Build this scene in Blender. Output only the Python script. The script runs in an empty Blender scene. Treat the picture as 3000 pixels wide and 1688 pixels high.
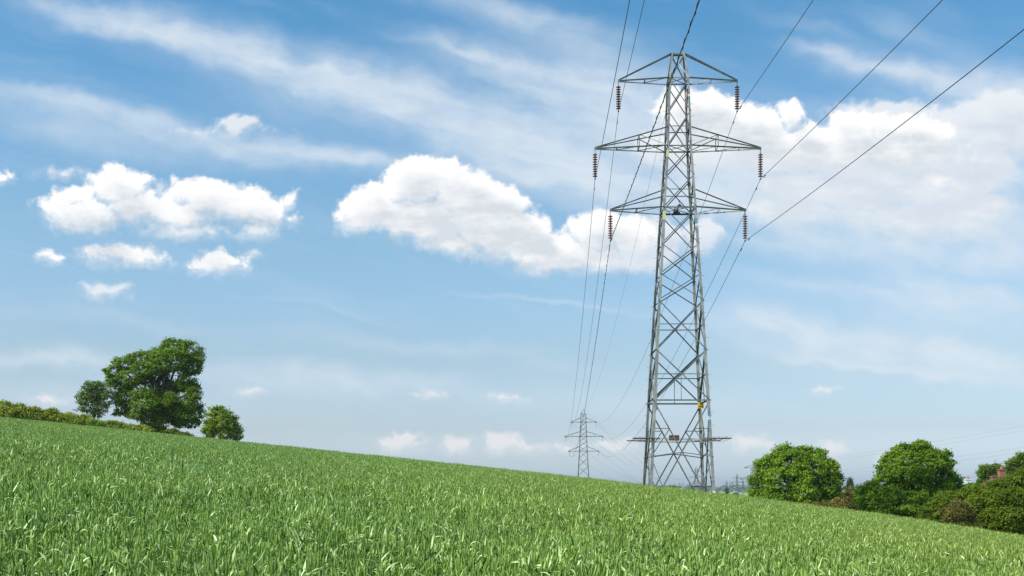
import bpy, math, random
import numpy as np
from mathutils import Vector, Matrix

random.seed(7)
rng = np.random.default_rng(11)
SC = bpy.context.scene
COL = SC.collection
R = math.radians

# ---------------------------------------------------------------- camera
EYE = 1.55            # eye level; world z = 0 is the soil near the photographer
FPX = 3400.0          # focal length in photo pixels (photo 3000 x 1688)
HZ = 1424.0           # horizon row
cam_d = bpy.data.cameras.new("camera")
cam = bpy.data.objects.new("camera", cam_d)
COL.objects.link(cam)
cam.location = (0, 0, EYE)
cam.rotation_euler = (R(90), 0, 0)
cam_d.sensor_width = 36.0
cam_d.lens = FPX / 3000 * 36.0
cam_d.shift_y = (HZ - 844) / 3000
cam_d.clip_start = 0.1
cam_d.clip_end = 30000
SC.camera = cam
SC.view_settings.view_transform = 'Standard'
SC.view_settings.look = 'None'
SC.view_settings.gamma = 1.0
SC.view_settings.exposure = 0.0
SC.view_settings.use_curve_mapping = False
SC.render.engine = 'CYCLES'
SC.cycles.max_bounces = 8
SC.cycles.transparent_max_bounces = 8
SC.cycles.volume_bounces = 0

# ---------------------------------------------------------------- sun
SUN_EL = 48.0
SUN_AZ = -119.0       # degrees clockwise from the view direction (+Y): left, a little behind
sd = bpy.data.lights.new("sun", 'SUN')
sd.energy = 5.0
sd.angle = R(0.5)
sd.color = (1.0, 0.94, 0.84)
sun = bpy.data.objects.new("sun", sd)
COL.objects.link(sun)
_s = Vector((math.sin(R(SUN_AZ)) * math.cos(R(SUN_EL)), math.cos(R(SUN_AZ)) * math.cos(R(SUN_EL)), math.sin(R(SUN_EL))))
sun.rotation_euler = _s.to_track_quat('Z', 'Y').to_euler()
sun.location = _s * 100

# ---------------------------------------------------------------- sky with its clouds
world = bpy.data.worlds.new("World")
SC.world = world
world.use_nodes = True
WN = world.node_tree
WN.nodes.clear()


def nd(t, kind, **kw):
    n = t.nodes.new(kind)
    for k, v in kw.items():
        if k.startswith('i_'):
            n.inputs[k[2:]].default_value = v
        else:
            setattr(n, k, v)
    return n


def math_n(t, op, a, b=None, clamp=False, c=None):
    n = t.nodes.new('ShaderNodeMath')
    n.operation = op
    n.use_clamp = clamp
    for i, x in enumerate((a, b, c)):
        if x is None:
            continue
        if isinstance(x, (int, float)):
            n.inputs[i].default_value = x
        else:
            t.links.new(x, n.inputs[i])
    return n.outputs[0]


def smap(t, x, a, b, lo, hi, kind='SMOOTHSTEP'):
    n = t.nodes.new('ShaderNodeMapRange')
    n.interpolation_type = kind
    n.clamp = True
    t.links.new(x, n.inputs[0])
    n.inputs[1].default_value = a
    n.inputs[2].default_value = b
    n.inputs[3].default_value = lo
    n.inputs[4].default_value = hi
    return n.outputs[0]


tc = nd(WN, 'ShaderNodeTexCoord')
sx = nd(WN, 'ShaderNodeSeparateXYZ')
WN.links.new(tc.outputs['Generated'], sx.inputs[0])
az = math_n(WN, 'MULTIPLY', math_n(WN, 'ARCTAN2', sx.outputs[0], sx.outputs[1]), 180 / math.pi)
el = math_n(WN, 'MULTIPLY', math_n(WN, 'ARCSINE', sx.outputs[2]), 180 / math.pi)

sky = nd(WN, 'ShaderNodeTexSky', sky_type='NISHITA')
sky.sun_disc = False
sky.sun_elevation = R(SUN_EL)
sky.sun_rotation = R(SUN_AZ)
sky.air_density = 1.0
sky.dust_density = 1.2
sky.ozone_density = 1.5
SKYS = 0.1
# how clear the air is by elevation (multiplies the sky texture)
tint = nd(WN, 'ShaderNodeValToRGB')
WN.links.new(smap(WN, el, -5, 45, 0, 1, 'LINEAR'), tint.inputs[0])
TINT = [(-5,(2.0,2.2,2.9)),(0.3,(1.80,2.2,3.0)),(1.2,(1.50,1.76,2.4)),(2.8,(1.28,1.38,1.70)),(6.2,(1.25,1.35,1.42)),(9,(1.28,1.48,1.55)),(12,(1.28,1.56,1.56)),(17.5,(1.02,1.56,1.68)),(22.3,(0.74,1.47,1.68)),(45,(0.45,1.2,1.7))]
el_r = tint.color_ramp
while len(el_r.elements) < len(TINT):
    el_r.elements.new(0.5)
for i, (e, c) in enumerate(TINT):
    el_r.elements[i].position = (e + 5) / 50
    el_r.elements[i].color = (c[0] / 4, c[1] / 4, c[2] / 4, 1)
tm = nd(WN, 'ShaderNodeMix', data_type='RGBA', blend_type='MULTIPLY')
tm.inputs[0].default_value = 1
WN.links.new(sky.outputs[0], tm.inputs[6])
WN.links.new(tint.outputs[0], tm.inputs[7])
t4 = nd(WN, 'ShaderNodeVectorMath', operation='SCALE')
WN.links.new(tm.outputs[2], t4.inputs[0])
t4.inputs['Scale'].default_value = 4
base = t4.outputs[0]


# ---------------------------------------------------------------- clouds: a map over azimuth / elevation, computed here
CA0, CA1, CE0, CE1 = -42.0, 42.0, -2.0, 36.0      # degrees covered
CPD = 24                                          # cells per degree
_h = np.random.default_rng(5)
_perm = _h.permutation(512)
_grad = _h.random(512) * 2 * math.pi
_gx, _gy = np.cos(_grad), np.sin(_grad)


def pnoise(x, y, seed=0):
    xi, yi = np.floor(x).astype(np.int64), np.floor(y).astype(np.int64)
    fx, fy = x - xi, y - yi
    u, v = fx * fx * fx * (fx * (fx * 6 - 15) + 10), fy * fy * fy * (fy * (fy * 6 - 15) + 10)

    def g(a, b):
        k = _perm[(_perm[(xi + a + seed * 37) & 511] + yi + b + seed * 91) & 511]
        return _gx[k] * (fx - a) + _gy[k] * (fy - b)
    n0 = g(0, 0) * (1 - u) + g(1, 0) * u
    n1 = g(0, 1) * (1 - u) + g(1, 1) * u
    return (n0 * (1 - v) + n1 * v) * 1.4


def fbm(x, y, octaves=5, rough=.5, seed=0):
    s, a, t = 0, 1.0, 0
    for i in range(octaves):
        s = s + a * pnoise(x, y, seed + i)
        t += a
        a *= rough
        x, y = x * 2.03 + 7.7, y * 2.03 + 3.1
    return s / t


def billow(x, y, octaves=4, rough=.55, seed=0):
    """cauliflower relief: rounded bumps with sharp creases, 0..1"""
    s, a, t = 0, 1.0, 0
    for i in range(octaves):
        s = s + a * (1 - np.sqrt(pnoise(x, y, seed + i) ** 2 + .0004) * 2.0)
        t += a
        a *= rough
        x, y = x * 2.1 + 5.3, y * 2.1 + 1.9
    return 1 - s / t


def sstep(x, a, b):
    t = np.clip((x - a) / (b - a), 0, 1)
    return t * t * (3 - 2 * t)


def ell_f(X, Y, e):
    c, s = math.cos(math.radians(e[4])), math.sin(math.radians(e[4]))
    dx, dy = X - e[0], Y - e[1]
    return np.sqrt(((dx * c + dy * s) / e[2]) ** 2 + ((-dx * s + dy * c) / e[3]) ** 2)


def smin(a, b, k):
    h = np.clip(.5 + .5 * (b - a) / k, 0, 1)
    return b * (1 - h) + a * h - k * h * (1 - h)


def cloud_map(_):
    nx, ny = int((CA1 - CA0) * CPD), int((CE1 - CE0) * CPD)
    A = np.radians(CA0 + (np.arange(nx) + .5) / CPD)
    E = np.radians(CE0 + (np.arange(ny) + .5) / CPD)
    A, E = np.meshgrid(A, E)
    tx = np.tan(A)
    X = (1500 + FPX * tx) / 1.165
    Y = (HZ - FPX * np.tan(E) * np.sqrt(1 + tx * tx)) / 1.165
    # ---- thin high cloud
    wx = 60 * fbm(X / 420, Y / 260, 3, .5, 1) + 22 * fbm(X / 90, Y / 60, 3, .5, 4)
    wy = 46 * fbm(X / 420, Y / 260, 3, .5, 7) + 20 * fbm(X / 80, Y / 55, 3, .5, 9)
    XV, YV = X + wx, Y + wy
    clear = np.ones_like(X)
    for v in VEIL:
        d = ell_f(XV, YV, v)
        clear *= 1 - min(.95, v[5] * 1.32) * np.exp(-1.05 * d * d)
    veil = 1 - clear
    c, s = math.cos(math.radians(15)), math.sin(math.radians(15))
    U, V = (XV * c + YV * s), (-XV * s + YV * c)
    fib = fbm(U / 420, V / 60, 5, .55, 21)
    fib2 = fbm(X / 130, Y / 90, 5, .55, 31)
    veil = np.clip(veil * (1 + .55 * fib + .45 * fib2) + .06 * fib * (veil > -1), 0, 3)
    veil = .92 * (1 - np.exp(-(veil + .6 * veil ** 3) / .92))
    veil = np.maximum(veil, .10 * sstep(fib, -.1, .5))
    rgb = np.ones(X.shape + (3,)) * np.array(VEIL_C)
    rgb = rgb + (veil ** 2)[..., None] * np.array((.15, .10, .03))
    al = veil

    def heap(ells, soft_t, soft_b, amax, bump, warp, k, lit, shade, seed, rgb, al, gain):
        xw = X + warp * fbm(X / 70, Y / 60, 5, .58, seed)
        yw = Y + warp * .8 * fbm(X / 70, Y / 60, 5, .58, seed + 11)
        F = None
        for e in ells:
            f = ell_f(xw, yw, e)
            f = 1 + (f - 1) * min(e[2], e[3]) / 45.0     # bumps the same size on big and small heaps
            F = f if F is None else smin(F, f, k)
        F = F + bump * (billow(xw / 62, yw / 52, 4, .55, seed + 40) - .30) + bump * .5 * fbm(X / 26, Y / 24, 4, .55, seed + 60)
        dens = np.clip(1.14 - F, 0, .9)
        # thickness between each point and the sun (up and to the left)
        px_ov = 60 / 1.165 / CPD
        tau = np.zeros_like(F)
        n = 9
        for i in range(1, n + 1):
            dy = int(round(i * 15 / px_ov * .9))
            dxx = int(round(i * 15 / px_ov * .55))
            sh = np.roll(np.roll(dens, -dy, 0), dxx, 1)
            tau += sh * (1.25 - i / n)
        tau /= n * .6
        fade = sstep(tau, .0, .68)
        top = np.roll(F, -int(14 / px_ov), 0) - np.roll(F, int(14 / px_ov), 0)   # > 0 on top edges
        soft = soft_b + (soft_t - soft_b) * sstep(top, -.25, .3)
        a = sstep(1.25 - F, 0, 1 * soft) * amax
        wsp = .85 + .3 * fbm(X / 40, Y / 30, 4, .6, seed + 80)
        a = np.clip(a * (wsp + (a / amax) * .3), 0, amax)
        sh = np.clip(fade * gain * (1 + 1.3 * fbm(X / 120, Y / 45, 5, .55, seed + 90)) - .25 * fbm(X / 50, Y / 36, 4, .5, seed + 95), 0, 1)[..., None]
        col = np.array(lit) * (1 - sh) + np.array(shade) * sh
        ao = a + al * (1 - a)
        out = (col * a[..., None] + rgb * (al * (1 - a))[..., None]) / np.maximum(ao, 1e-4)[..., None]
        return out, ao
    rgb, al = heap(FAINT, .6, 1.1, .80, .30, 26, .25, (.90, .92, .95), (.72, .78, .85), 100, rgb, al, .8)
    rgb, al = heap(LOW, .5, 1.0, .80, .30, 20, .25, (.88, .87, .89), (.72, .76, .81), 300, rgb, al, .7)
    rgb, al = heap(CUM, .44, 1.1, 1.0, .34, 24, .22, (1.04, 1.04, 1.04), (.70, .755, .81), 200, rgb, al, .85)
    return rgb, al


# cx, cy, rx, ry, rotation in the cloud survey's units (photo pixels / 1.165)
CUM = [
    (300, 475, 92, 54, 0), (296, 438, 34, 28, 0), (205, 548, 122, 46, 0), (150, 530, 66, 36, 0), (190, 500, 70, 30, 0), (345, 525, 120, 44, 0),
    (440, 545, 120, 42, 0), (520, 505, 115, 54, 8), (600, 515, 115, 52, 12), (665, 540, 88, 40, 12), (433, 458, 10, 15, 0),
    (730, 512, 18, 34, 25), (430, 582, 70, 16, 8),
    (300, 646, 110, 31, 0), (330, 650, 92, 28, 5), (128, 650, 42, 23, 12), (543, 668, 96, 33, -4), (545, 655, 50, 30, 0),
    (2, 447, 30, 18, 0),
    (1045, 465, 100, 74, -10), (930, 525, 100, 60, -30), (1175, 500, 105, 76, 20), (1060, 560, 200, 60, 8), (1220, 575, 170, 72, 22),
    (1262, 520, 80, 60, 30), (1335, 575, 80, 52, 30), (1110, 450, 70, 50, 0), (1330, 625, 165, 58, 10), (1430, 648, 180, 50, 0), (1500, 590, 90, 64, -10), (1580, 595, 75, 60, 10), (1400, 665, 110, 34, 0), (1130, 615, 130, 40, 12),
    (1715, 280, 86, 62, 0), (1790, 300, 100, 76, 15), (1880, 330, 110, 72, 8), (1985, 300, 42, 46, 0), (2050, 350, 75, 46, 0),
    (2140, 335, 85, 58, -8), (2240, 335, 100, 56, 0), (2320, 350, 85, 62, 0), (2100, 390, 330, 40, 2), (1770, 350, 100, 50, 0), (1960, 375, 150, 50, 0), (2230, 390, 200, 44, 0), (2340, 455, 60, 36, 15),
]
FAINT = [
    (600, 315, 58, 36, 0), (560, 335, 120, 12, 0), (165, 440, 62, 18, 0), (268, 733, 72, 24, 5), (650, 588, 56, 24, 0), (650, 642, 30, 11, 0),
    (85, 445, 20, 10, 0), (1640, 620, 90, 75, 0), (1765, 600, 62, 52, 0), (1600, 660, 110, 40, 0), (2300, 560, 260, 50, 5), (2080, 470, 180, 60, 0), (2480, 330, 150, 90, 0), (2250, 470, 180, 60, 0), (2010, 465, 120, 46, -5), (2180, 490, 170, 56, 0), (2440, 420, 130, 90, 0),
    (2355, 455, 60, 40, 15), (2330, 495, 110, 40, 10), (2355, 450, 45, 28, 0),
    (1950, 400, 330, 60, 2), (2300, 420, 260, 70, 0), (1700, 380, 120, 60, 0), (2250, 300, 180, 50, 0),
    (2530, 290, 90, 70, 0), (2440, 520, 130, 60, 10), (2000, 530, 160, 45, 0), (470, 590, 130, 20, 0),
]
LOW = [
    (1010, 1118, 70, 30, 0), (1145, 1122, 50, 25, 0), (1255, 1118, 62, 32, 0), (1330, 1130, 40, 17, 0), (1420, 1130, 46, 16, 0),
    (622, 988, 40, 11, 0), (1080, 995, 36, 13, 0), (1275, 1006, 50, 14, 8), (118, 1010, 54, 16, 5), (2075, 985, 32, 12, 0),
    (2090, 1135, 46, 20, 0), (2230, 1165, 40, 18, 0), (1890, 1120, 60, 24, 0), (1540, 1125, 60, 20, 0),
]
VEIL_C = (.66, .77, .89)
VEIL = [  # ... , strength
    (230, 30, 190, 34, 14, .70), (450, 90, 200, 42, 17, .80), (680, 155, 210, 48, 20, .90), (900, 230, 200, 56, 22, .85), (1100, 300, 240, 60, 24, .80),
    (620, 130, 150, 40, 12, .35), (1300, 380, 280, 70, 22, .55),
    (40, 240, 200, 30, 12, .45), (280, 292, 220, 26, 13, .60), (540, 345, 240, 26, 14, .60), (830, 395, 240, 32, 10, .65), (180, 330, 200, 40, 8, .35), (420, 345, 280, 50, 12, .25),
    (1250, 145, 190, 14, 10, .55), (1350, 190, 240, 36, 16, .55), (1560, 260, 280, 70, 20, .65), (1250, 30, 280, 36, 14, .38), (1480, 110, 230, 36, 24, .32), (1500, 350, 180, 80, 10, .55),
    (1420, 430, 240, 46, 10, .5), (1650, 480, 230, 64, 8, .62),
    (2120, 145, 150, 20, 14, .45), (2310, 200, 200, 32, 12, .66), (2540, 250, 130, 60, 12, .70), (2100, 90, 220, 26, 18, .18), (2330, 100, 180, 40, 24, .18),
    (1950, 480, 260, 80, 5, .80), (2300, 540, 360, 90, 6, .85), (2480, 400, 200, 120, 10, .80), (2150, 620, 340, 40, 4, .50), (1800, 430, 170, 70, 0, .6),
    (2150, 735, 280, 24, 8, .35), (2420, 735, 250, 44, 12, .62), (2050, 840, 280, 36, 8, .62), (2400, 890, 290, 40, 10, .95), (2500, 640, 260, 50, 6, .5), (2150, 905, 260, 13, 6, .50), (2450, 945, 210, 18, 8, .45),
    (1400, 762, 230, 7, 7, .30), (800, 770, 230, 10, 9, .14), (1150, 880, 420, 24, 6, .22), (300, 810, 360, 24, 6, .14),
    (1450, 240, 330, 130, 15, .30), (1350, 330, 300, 90, 10, .35), (1700, 380, 300, 130, 5, .45), (2200, 430, 420, 150, 0, .50), (2150, 860, 480, 90, 6, .35), (700, 220, 300, 90, 18, .2), (2350, 780, 330, 60, 6, .3),
    (800, 958, 340, 36, 3, .55), (120, 915, 230, 24, 3, .50), (1500, 1000, 500, 40, 2, .22), (250, 1010, 360, 32, 2, .30),
]
# --- end of the numpy part

_rgb, _al = cloud_map(None)
_ny, _nx = _al.shape
_ed = np.ones_like(_al)
_ed *= sstep(np.minimum(np.arange(_nx), _nx - 1 - np.arange(_nx)) / (4.0 * CPD), 0, 1)[None, :]
_ed *= sstep((_ny - 1 - np.arange(_ny)) / (4.0 * CPD), 0, 1)[:, None]
cimg = bpy.data.images.new('cloud_map', _nx, _ny, alpha=True, float_buffer=True)
cimg.colorspace_settings.name = 'Non-Color'
cimg.alpha_mode = 'CHANNEL_PACKED'
cimg.pixels.foreach_set(np.concatenate([_rgb, (_al * _ed)[..., None]], -1).astype(np.float32).ravel())
cimg.pack()
cuv = nd(WN, 'ShaderNodeCombineXYZ')
WN.links.new(smap(WN, az, CA0, CA1, 0, 1, 'LINEAR'), cuv.inputs[0])
WN.links.new(smap(WN, el, CE0, CE1, 0, 1, 'LINEAR'), cuv.inputs[1])
ctx = nd(WN, 'ShaderNodeTexImage', extension='EXTEND', interpolation='Linear')
ctx.image = cimg
WN.links.new(cuv.outputs[0], ctx.inputs[0])
inside = math_n(WN, 'MULTIPLY', math_n(WN, 'LESS_THAN', math_n(WN, 'ABSOLUTE', az), CA1 - .1), math_n(WN, 'LESS_THAN', el, CE1 - .1))
ca = math_n(WN, 'MULTIPLY', ctx.outputs['Alpha'], inside)
c10 = nd(WN, 'ShaderNodeVectorMath', operation='SCALE')
WN.links.new(ctx.outputs['Color'], c10.inputs[0])
c10.inputs['Scale'].default_value = 10
# the rest of the sky, out of this view: loose broken cloud
on = nd(WN, 'ShaderNodeTexNoise', noise_dimensions='3D', i_Scale=2.2, i_Detail=5, i_Roughness=0.6)
WN.links.new(tc.outputs['Generated'], on.inputs['Vector'])
oc = math_n(WN, 'MULTIPLY', smap(WN, on.outputs[0], .48, .66, 0, .75), math_n(WN, 'SUBTRACT', 1.0, inside))
m1 = nd(WN, 'ShaderNodeMix', data_type='RGBA')
WN.links.new(oc, m1.inputs[0])
WN.links.new(base, m1.inputs[6])
m1.inputs[7].default_value = (9, 9.2, 9.5, 1)
m2 = nd(WN, 'ShaderNodeMix', data_type='RGBA')
WN.links.new(ca, m2.inputs[0])
WN.links.new(m1.outputs[2], m2.inputs[6])
WN.links.new(c10.outputs[0], m2.inputs[7])
bg = nd(WN, 'ShaderNodeBackground')
WN.links.new(m2.outputs[2], bg.inputs[0])
bg.inputs[1].default_value = SKYS
wo = nd(WN, 'ShaderNodeOutputWorld')
WN.links.new(bg.outputs[0], wo.inputs[0])
world.cycles.sampling_method = 'MANUAL'
world.cycles.sample_map_resolution = 512

# ---------------------------------------------------------------- helpers


def tag(o, label=None, cat=None, group=None, kind=None):
    if label:
        o['label'] = label
    if cat:
        o['category'] = cat
    if group:
        o['group'] = group
    if kind:
        o['kind'] = kind
    return o


def empty(name, loc=(0, 0, 0), rz=0.0):
    o = bpy.data.objects.new(name, None)
    COL.objects.link(o)
    o.location = loc
    o.rotation_euler = (0, 0, rz)
    return o


def copy_tree(o, parent=None):
    c = o.copy()
    COL.objects.link(c)
    c.parent = parent
    for ch in o.children:
        copy_tree(ch, c)
    return c


def W(px, py, Y):
    """point seen at photo pixel (px, py) standing Y metres away"""
    return Vector(((px - 1500) / FPX * Y, Y, EYE + (HZ - py) / FPX * Y))


class MB:
    def __init__(self):
        self.v, self.f = [], []

    def add(self, vs, fs):
        n = len(self.v)
        self.v += [tuple(x) for x in vs]
        self.f += [tuple(i + n for i in q) for q in fs]

    def box(self, c, s, M=None):
        hx, hy, hz = s[0] / 2, s[1] / 2, s[2] / 2
        vs = [Vector((x * hx, y * hy, z * hz)) for x in (-1, 1) for y in (-1, 1) for z in (-1, 1)]
        if M is not None:
            vs = [M @ v for v in vs]
        c = Vector(c)
        self.add([v + c for v in vs], [(0, 1, 3, 2), (4, 6, 7, 5), (0, 4, 5, 1), (2, 3, 7, 6), (0, 2, 6, 4), (1, 5, 7, 3)])

    def angle(self, p0, p1, a, b, w, t):
        """rolled steel angle from p0 to p1: the heel on the line, one leg towards a, the other towards b"""
        p0, p1 = Vector(p0), Vector(p1)
        d = (p1 - p0).normalized()
        a = Vector(a)
        a = (a - d * a.dot(d)).normalized()
        b = Vector(b)
        b = b - d * b.dot(d)
        b = (b - a * b.dot(a)).normalized()
        prof = [(0, 0), (w, 0), (w, t), (t, t), (t, w), (0, w)]
        vs = [p + a * x + b * y for p in (p0, p1) for x, y in prof]
        fs = [(i, (i + 1) % 6, 6 + (i + 1) % 6, 6 + i) for i in range(6)] + [(5, 4, 3, 2, 1, 0), (6, 7, 8, 9, 10, 11)]
        self.add(vs, fs)

    def tube(self, pts, r, n=8, r1=None, caps=True):
        pts = [Vector(p) for p in pts]
        m = len(pts)
        rs = r if isinstance(r, (list, tuple)) else [r + ((r1 if r1 is not None else r) - r) * i / (m - 1) for i in range(m)]
        d0 = (pts[1] - pts[0]).normalized()
        up = Vector((0, 0, 1)) if abs(d0.z) < .9 else Vector((1, 0, 0))
        a = (up - d0 * up.dot(d0)).normalized()
        vs = []
        for i, p in enumerate(pts):
            d = (pts[min(i + 1, m - 1)] - pts[max(i - 1, 0)]).normalized()
            a = (a - d * a.dot(d)).normalized()
            b = d.cross(a)
            for k in range(n):
                th = 2 * math.pi * k / n
                vs.append(p + (a * math.cos(th) + b * math.sin(th)) * rs[i])
        fs = [(i * n + k, i * n + (k + 1) % n, (i + 1) * n + (k + 1) % n, (i + 1) * n + k) for i in range(m - 1) for k in range(n)]
        if caps:
            fs += [tuple(range(n))[::-1], tuple(range((m - 1) * n, m * n))]
        self.add(vs, fs)

    def lathe(self, c, prof, n=14, axis=(0, 0, 1)):
        ax = Vector(axis).normalized()
        up = Vector((1, 0, 0)) if abs(ax.x) < .9 else Vector((0, 1, 0))
        a = (up - ax * up.dot(ax)).normalized()
        b = ax.cross(a)
        c = Vector(c)
        vs = [c + ax * z + (a * math.cos(2 * math.pi * k / n) + b * math.sin(2 * math.pi * k / n)) * max(r, .0005) for r, z in prof for k in range(n)]
        m = len(prof)
        fs = [(i * n + k, i * n + (k + 1) % n, (i + 1) * n + (k + 1) % n, (i + 1) * n + k) for i in range(m - 1) for k in range(n)]
        fs += [tuple(range(n))[::-1], tuple(range((m - 1) * n, m * n))]
        self.add(vs, fs)

    def mesh(self, name, mat, smooth=False):
        me = bpy.data.meshes.new(name)
        me.from_pydata(self.v, [], self.f)
        me.materials.append(mat)
        if smooth:
            me.shade_smooth()
        me.update()
        return me

    def build(self, name, mat, parent=None, smooth=False, loc=None):
        o = bpy.data.objects.new(name, self.mesh(name, mat, smooth))
        COL.objects.link(o)
        o.parent = parent
        if loc is not None:
            o.location = loc
        return o


def np_mesh(name, verts, quads, mats, attr=None, mat_idx=None, tris=False):
    me = bpy.data.meshes.new(name)
    k = 3 if tris else 4
    me.vertices.add(len(verts))
    me.vertices.foreach_set('co', np.asarray(verts, np.float32).ravel())
    me.loops.add(len(quads) * k)
    me.loops.foreach_set('vertex_index', np.asarray(quads, np.int32).ravel())
    me.polygons.add(len(quads))
    me.polygons.foreach_set('loop_start', np.arange(0, len(quads) * k, k, dtype=np.int32))
    for m in mats:
        me.materials.append(m)
    if mat_idx is not None:
        me.polygons.foreach_set('material_index', np.asarray(mat_idx, np.int32))
    if attr is not None:
        a = me.attributes.new('tint', 'FLOAT', 'POINT')
        a.data.foreach_set('value', np.asarray(attr, np.float32))
    me.update()
    return me


# ---------------------------------------------------------------- materials
def mat(name):
    m = bpy.data.materials.new(name)
    m.use_nodes = True
    t = m.node_tree
    t.nodes.clear()
    o = t.nodes.new('ShaderNodeOutputMaterial')
    return m, t, o


def ramp(t, x, stops):
    n = t.nodes.new('ShaderNodeValToRGB')
    e = n.color_ramp.elements
    while len(e) < len(stops):
        e.new(.5)
    for i, (p, c) in enumerate(stops):
        e[i].position = p
        e[i].color = (c[0], c[1], c[2], 1)
    t.links.new(x, n.inputs[0])
    return n.outputs[0]


def noise(t, scale, detail=3, rough=.55, vec=None):
    n = nd(t, 'ShaderNodeTexNoise')
    n.inputs['Scale'].default_value = scale
    n.inputs['Detail'].default_value = detail
    n.inputs['Roughness'].default_value = rough
    if vec is not None:
        t.links.new(vec, n.inputs['Vector'])
    return n.outputs[0]


def worldpos(t):
    return nd(t, 'ShaderNodeNewGeometry').outputs['Position']


def steel(name, c0, c1, rough=.6, metal=.35, scale=3.0, rust=None):
    m, t, o = mat(name)
    p = nd(t, 'ShaderNodeBsdfPrincipled')
    pos = worldpos(t)
    n1 = noise(t, scale, 5, .65, pos)
    c = ramp(t, n1, [(.32, c0), (.68, c1)])
    if rust:
        n2 = smap(t, noise(t, scale * 2.3, 4, .6, pos), .57, .70, 0, .75)
        mx = nd(t, 'ShaderNodeMix', data_type='RGBA')
        t.links.new(n2, mx.inputs[0])
        t.links.new(c, mx.inputs[6])
        mx.inputs[7].default_value = rust + (1,)
        c = mx.outputs[2]
    t.links.new(c, p.inputs['Base Color'])
    p.inputs['Roughness'].default_value = rough
    p.inputs['Metallic'].default_value = metal
    t.links.new(p.outputs[0], o.inputs[0])
    return m


def plain(name, c, rough=.6, metal=0.0, var=.12, scale=8):
    m, t, o = mat(name)
    p = nd(t, 'ShaderNodeBsdfPrincipled')
    n1 = noise(t, scale, 3, .6, worldpos(t))
    lo = tuple(x * (1 - var) for x in c)
    hi = tuple(min(1, x * (1 + var)) for x in c)
    t.links.new(ramp(t, n1, [(.3, lo), (.7, hi)]), p.inputs['Base Color'])
    p.inputs['Roughness'].default_value = rough
    p.inputs['Metallic'].default_value = metal
    t.links.new(p.outputs[0], o.inputs[0])
    return m


def leafmat(name, dark, light, hue=None, trans=.35, patch=.25, rough=.6, spec=.18):
    """leaf: colour varies per leaf (tint attribute) and in soft patches through the plant"""
    m, t, o = mat(name)
    at = nd(t, 'ShaderNodeAttribute', attribute_name='tint')
    n1 = noise(t, patch, 3, .6, worldpos(t))
    f = math_n(t, 'ADD', math_n(t, 'MULTIPLY', at.outputs['Fac'], .6), math_n(t, 'MULTIPLY', smap(t, n1, .3, .7, 0, 1), .4))
    st = [(0, dark), (1, light)]
    if hue:
        st.append((.98, light))
        st = [(0, dark), (.72, light), (1, hue)]
    c = ramp(t, f, st)
    p = nd(t, 'ShaderNodeBsdfPrincipled')
    t.links.new(c, p.inputs['Base Color'])
    p.inputs['Roughness'].default_value = rough
    p.inputs['Specular IOR Level'].default_value = spec
    tr = nd(t, 'ShaderNodeBsdfTranslucent')
    c2 = nd(t, 'ShaderNodeMix', data_type='RGBA', blend_type='MULTIPLY')
    c2.inputs[0].default_value = 1
    t.links.new(c, c2.inputs[6])
    c2.inputs[7].default_value = (1.25, 1.25, .55, 1)
    t.links.new(c2.outputs[2], tr.inputs[0])
    mx = nd(t, 'ShaderNodeMixShader')
    mx.inputs[0].default_value = trans
    t.links.new(p.outputs[0], mx.inputs[1])
    t.links.new(tr.outputs[0], mx.inputs[2])
    t.links.new(mx.outputs[0], o.inputs[0])
    return m


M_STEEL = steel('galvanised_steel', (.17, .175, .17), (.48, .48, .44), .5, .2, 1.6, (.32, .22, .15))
M_BRACE_SHADED = steel('shaded_brace_steel', (.065, .085, .095), (.26, .275, .265), .6, .2, 1.3, (.24, .17, .12))  # darker than the leg steel: the braces' shade is put into the colour
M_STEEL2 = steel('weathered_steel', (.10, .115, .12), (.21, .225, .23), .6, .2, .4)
M_WIRE = plain('conductor_aluminium', (.10, .11, .12), .5, .5)
M_EARTH = plain('cable_black', (.05, .055, .06), .5, .2)
M_DISC = plain('brown_porcelain', (.23, .095, .07), .3, 0, .25, 30)
M_CAP = plain('insulator_cap_iron', (.33, .30, .28), .6, .4)
M_CLAMP = plain('clamp_iron', (.05, .05, .05), .5, .5)
M_RUSTY = plain('rusty_galvanised', (.20, .17, .145), .8, .2, .35, 5)
M_RUST = plain('rusty_plate', (.17, .085, .055), .8, .1, .35, 9)
M_YELL = plain('sign_yellow', (.95, .60, .015), .4, 0, .05)
M_BLACK = plain('sign_black', (.012, .012, .012), .5, 0, .1)
M_WHITE = plain('white_paint', (.78, .78, .76), .5, 0, .08)
M_BLUE = plain('blue_paint', (.09, .33, .58), .5, 0, .12)
M_TEAL = plain('teal_paint', (.10, .40, .44), .5, 0, .12)
M_PALEY = plain('pale_yellow_paint', (.62, .62, .26), .55, 0, .2)
M_RED = plain('red_paint', (.45, .06, .05), .5, 0, .2)
M_GREYP = plain('grey_plate', (.22, .19, .18), .7, .1, .2)
M_DARK = plain('dark_rubber', (.02, .022, .024), .6, 0, .3)
M_BARK = plain('bark', (.085, .065, .045), .9, 0, .4, 3)
M_BRICK = plain('red_brick', (.29, .13, .085), .85, 0, .25, 14)
M_RENDER = plain('white_render', (.80, .79, .76), .8, 0, .06)
M_TILE = plain('roof_tile', (.15, .085, .065), .85, 0, .3, 6)
M_POT = plain('chimney_pot', (.42, .17, .10), .8, 0, .2)
M_PANE = plain('window_glass', (.05, .07, .09), .1, 0, .1)

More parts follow.
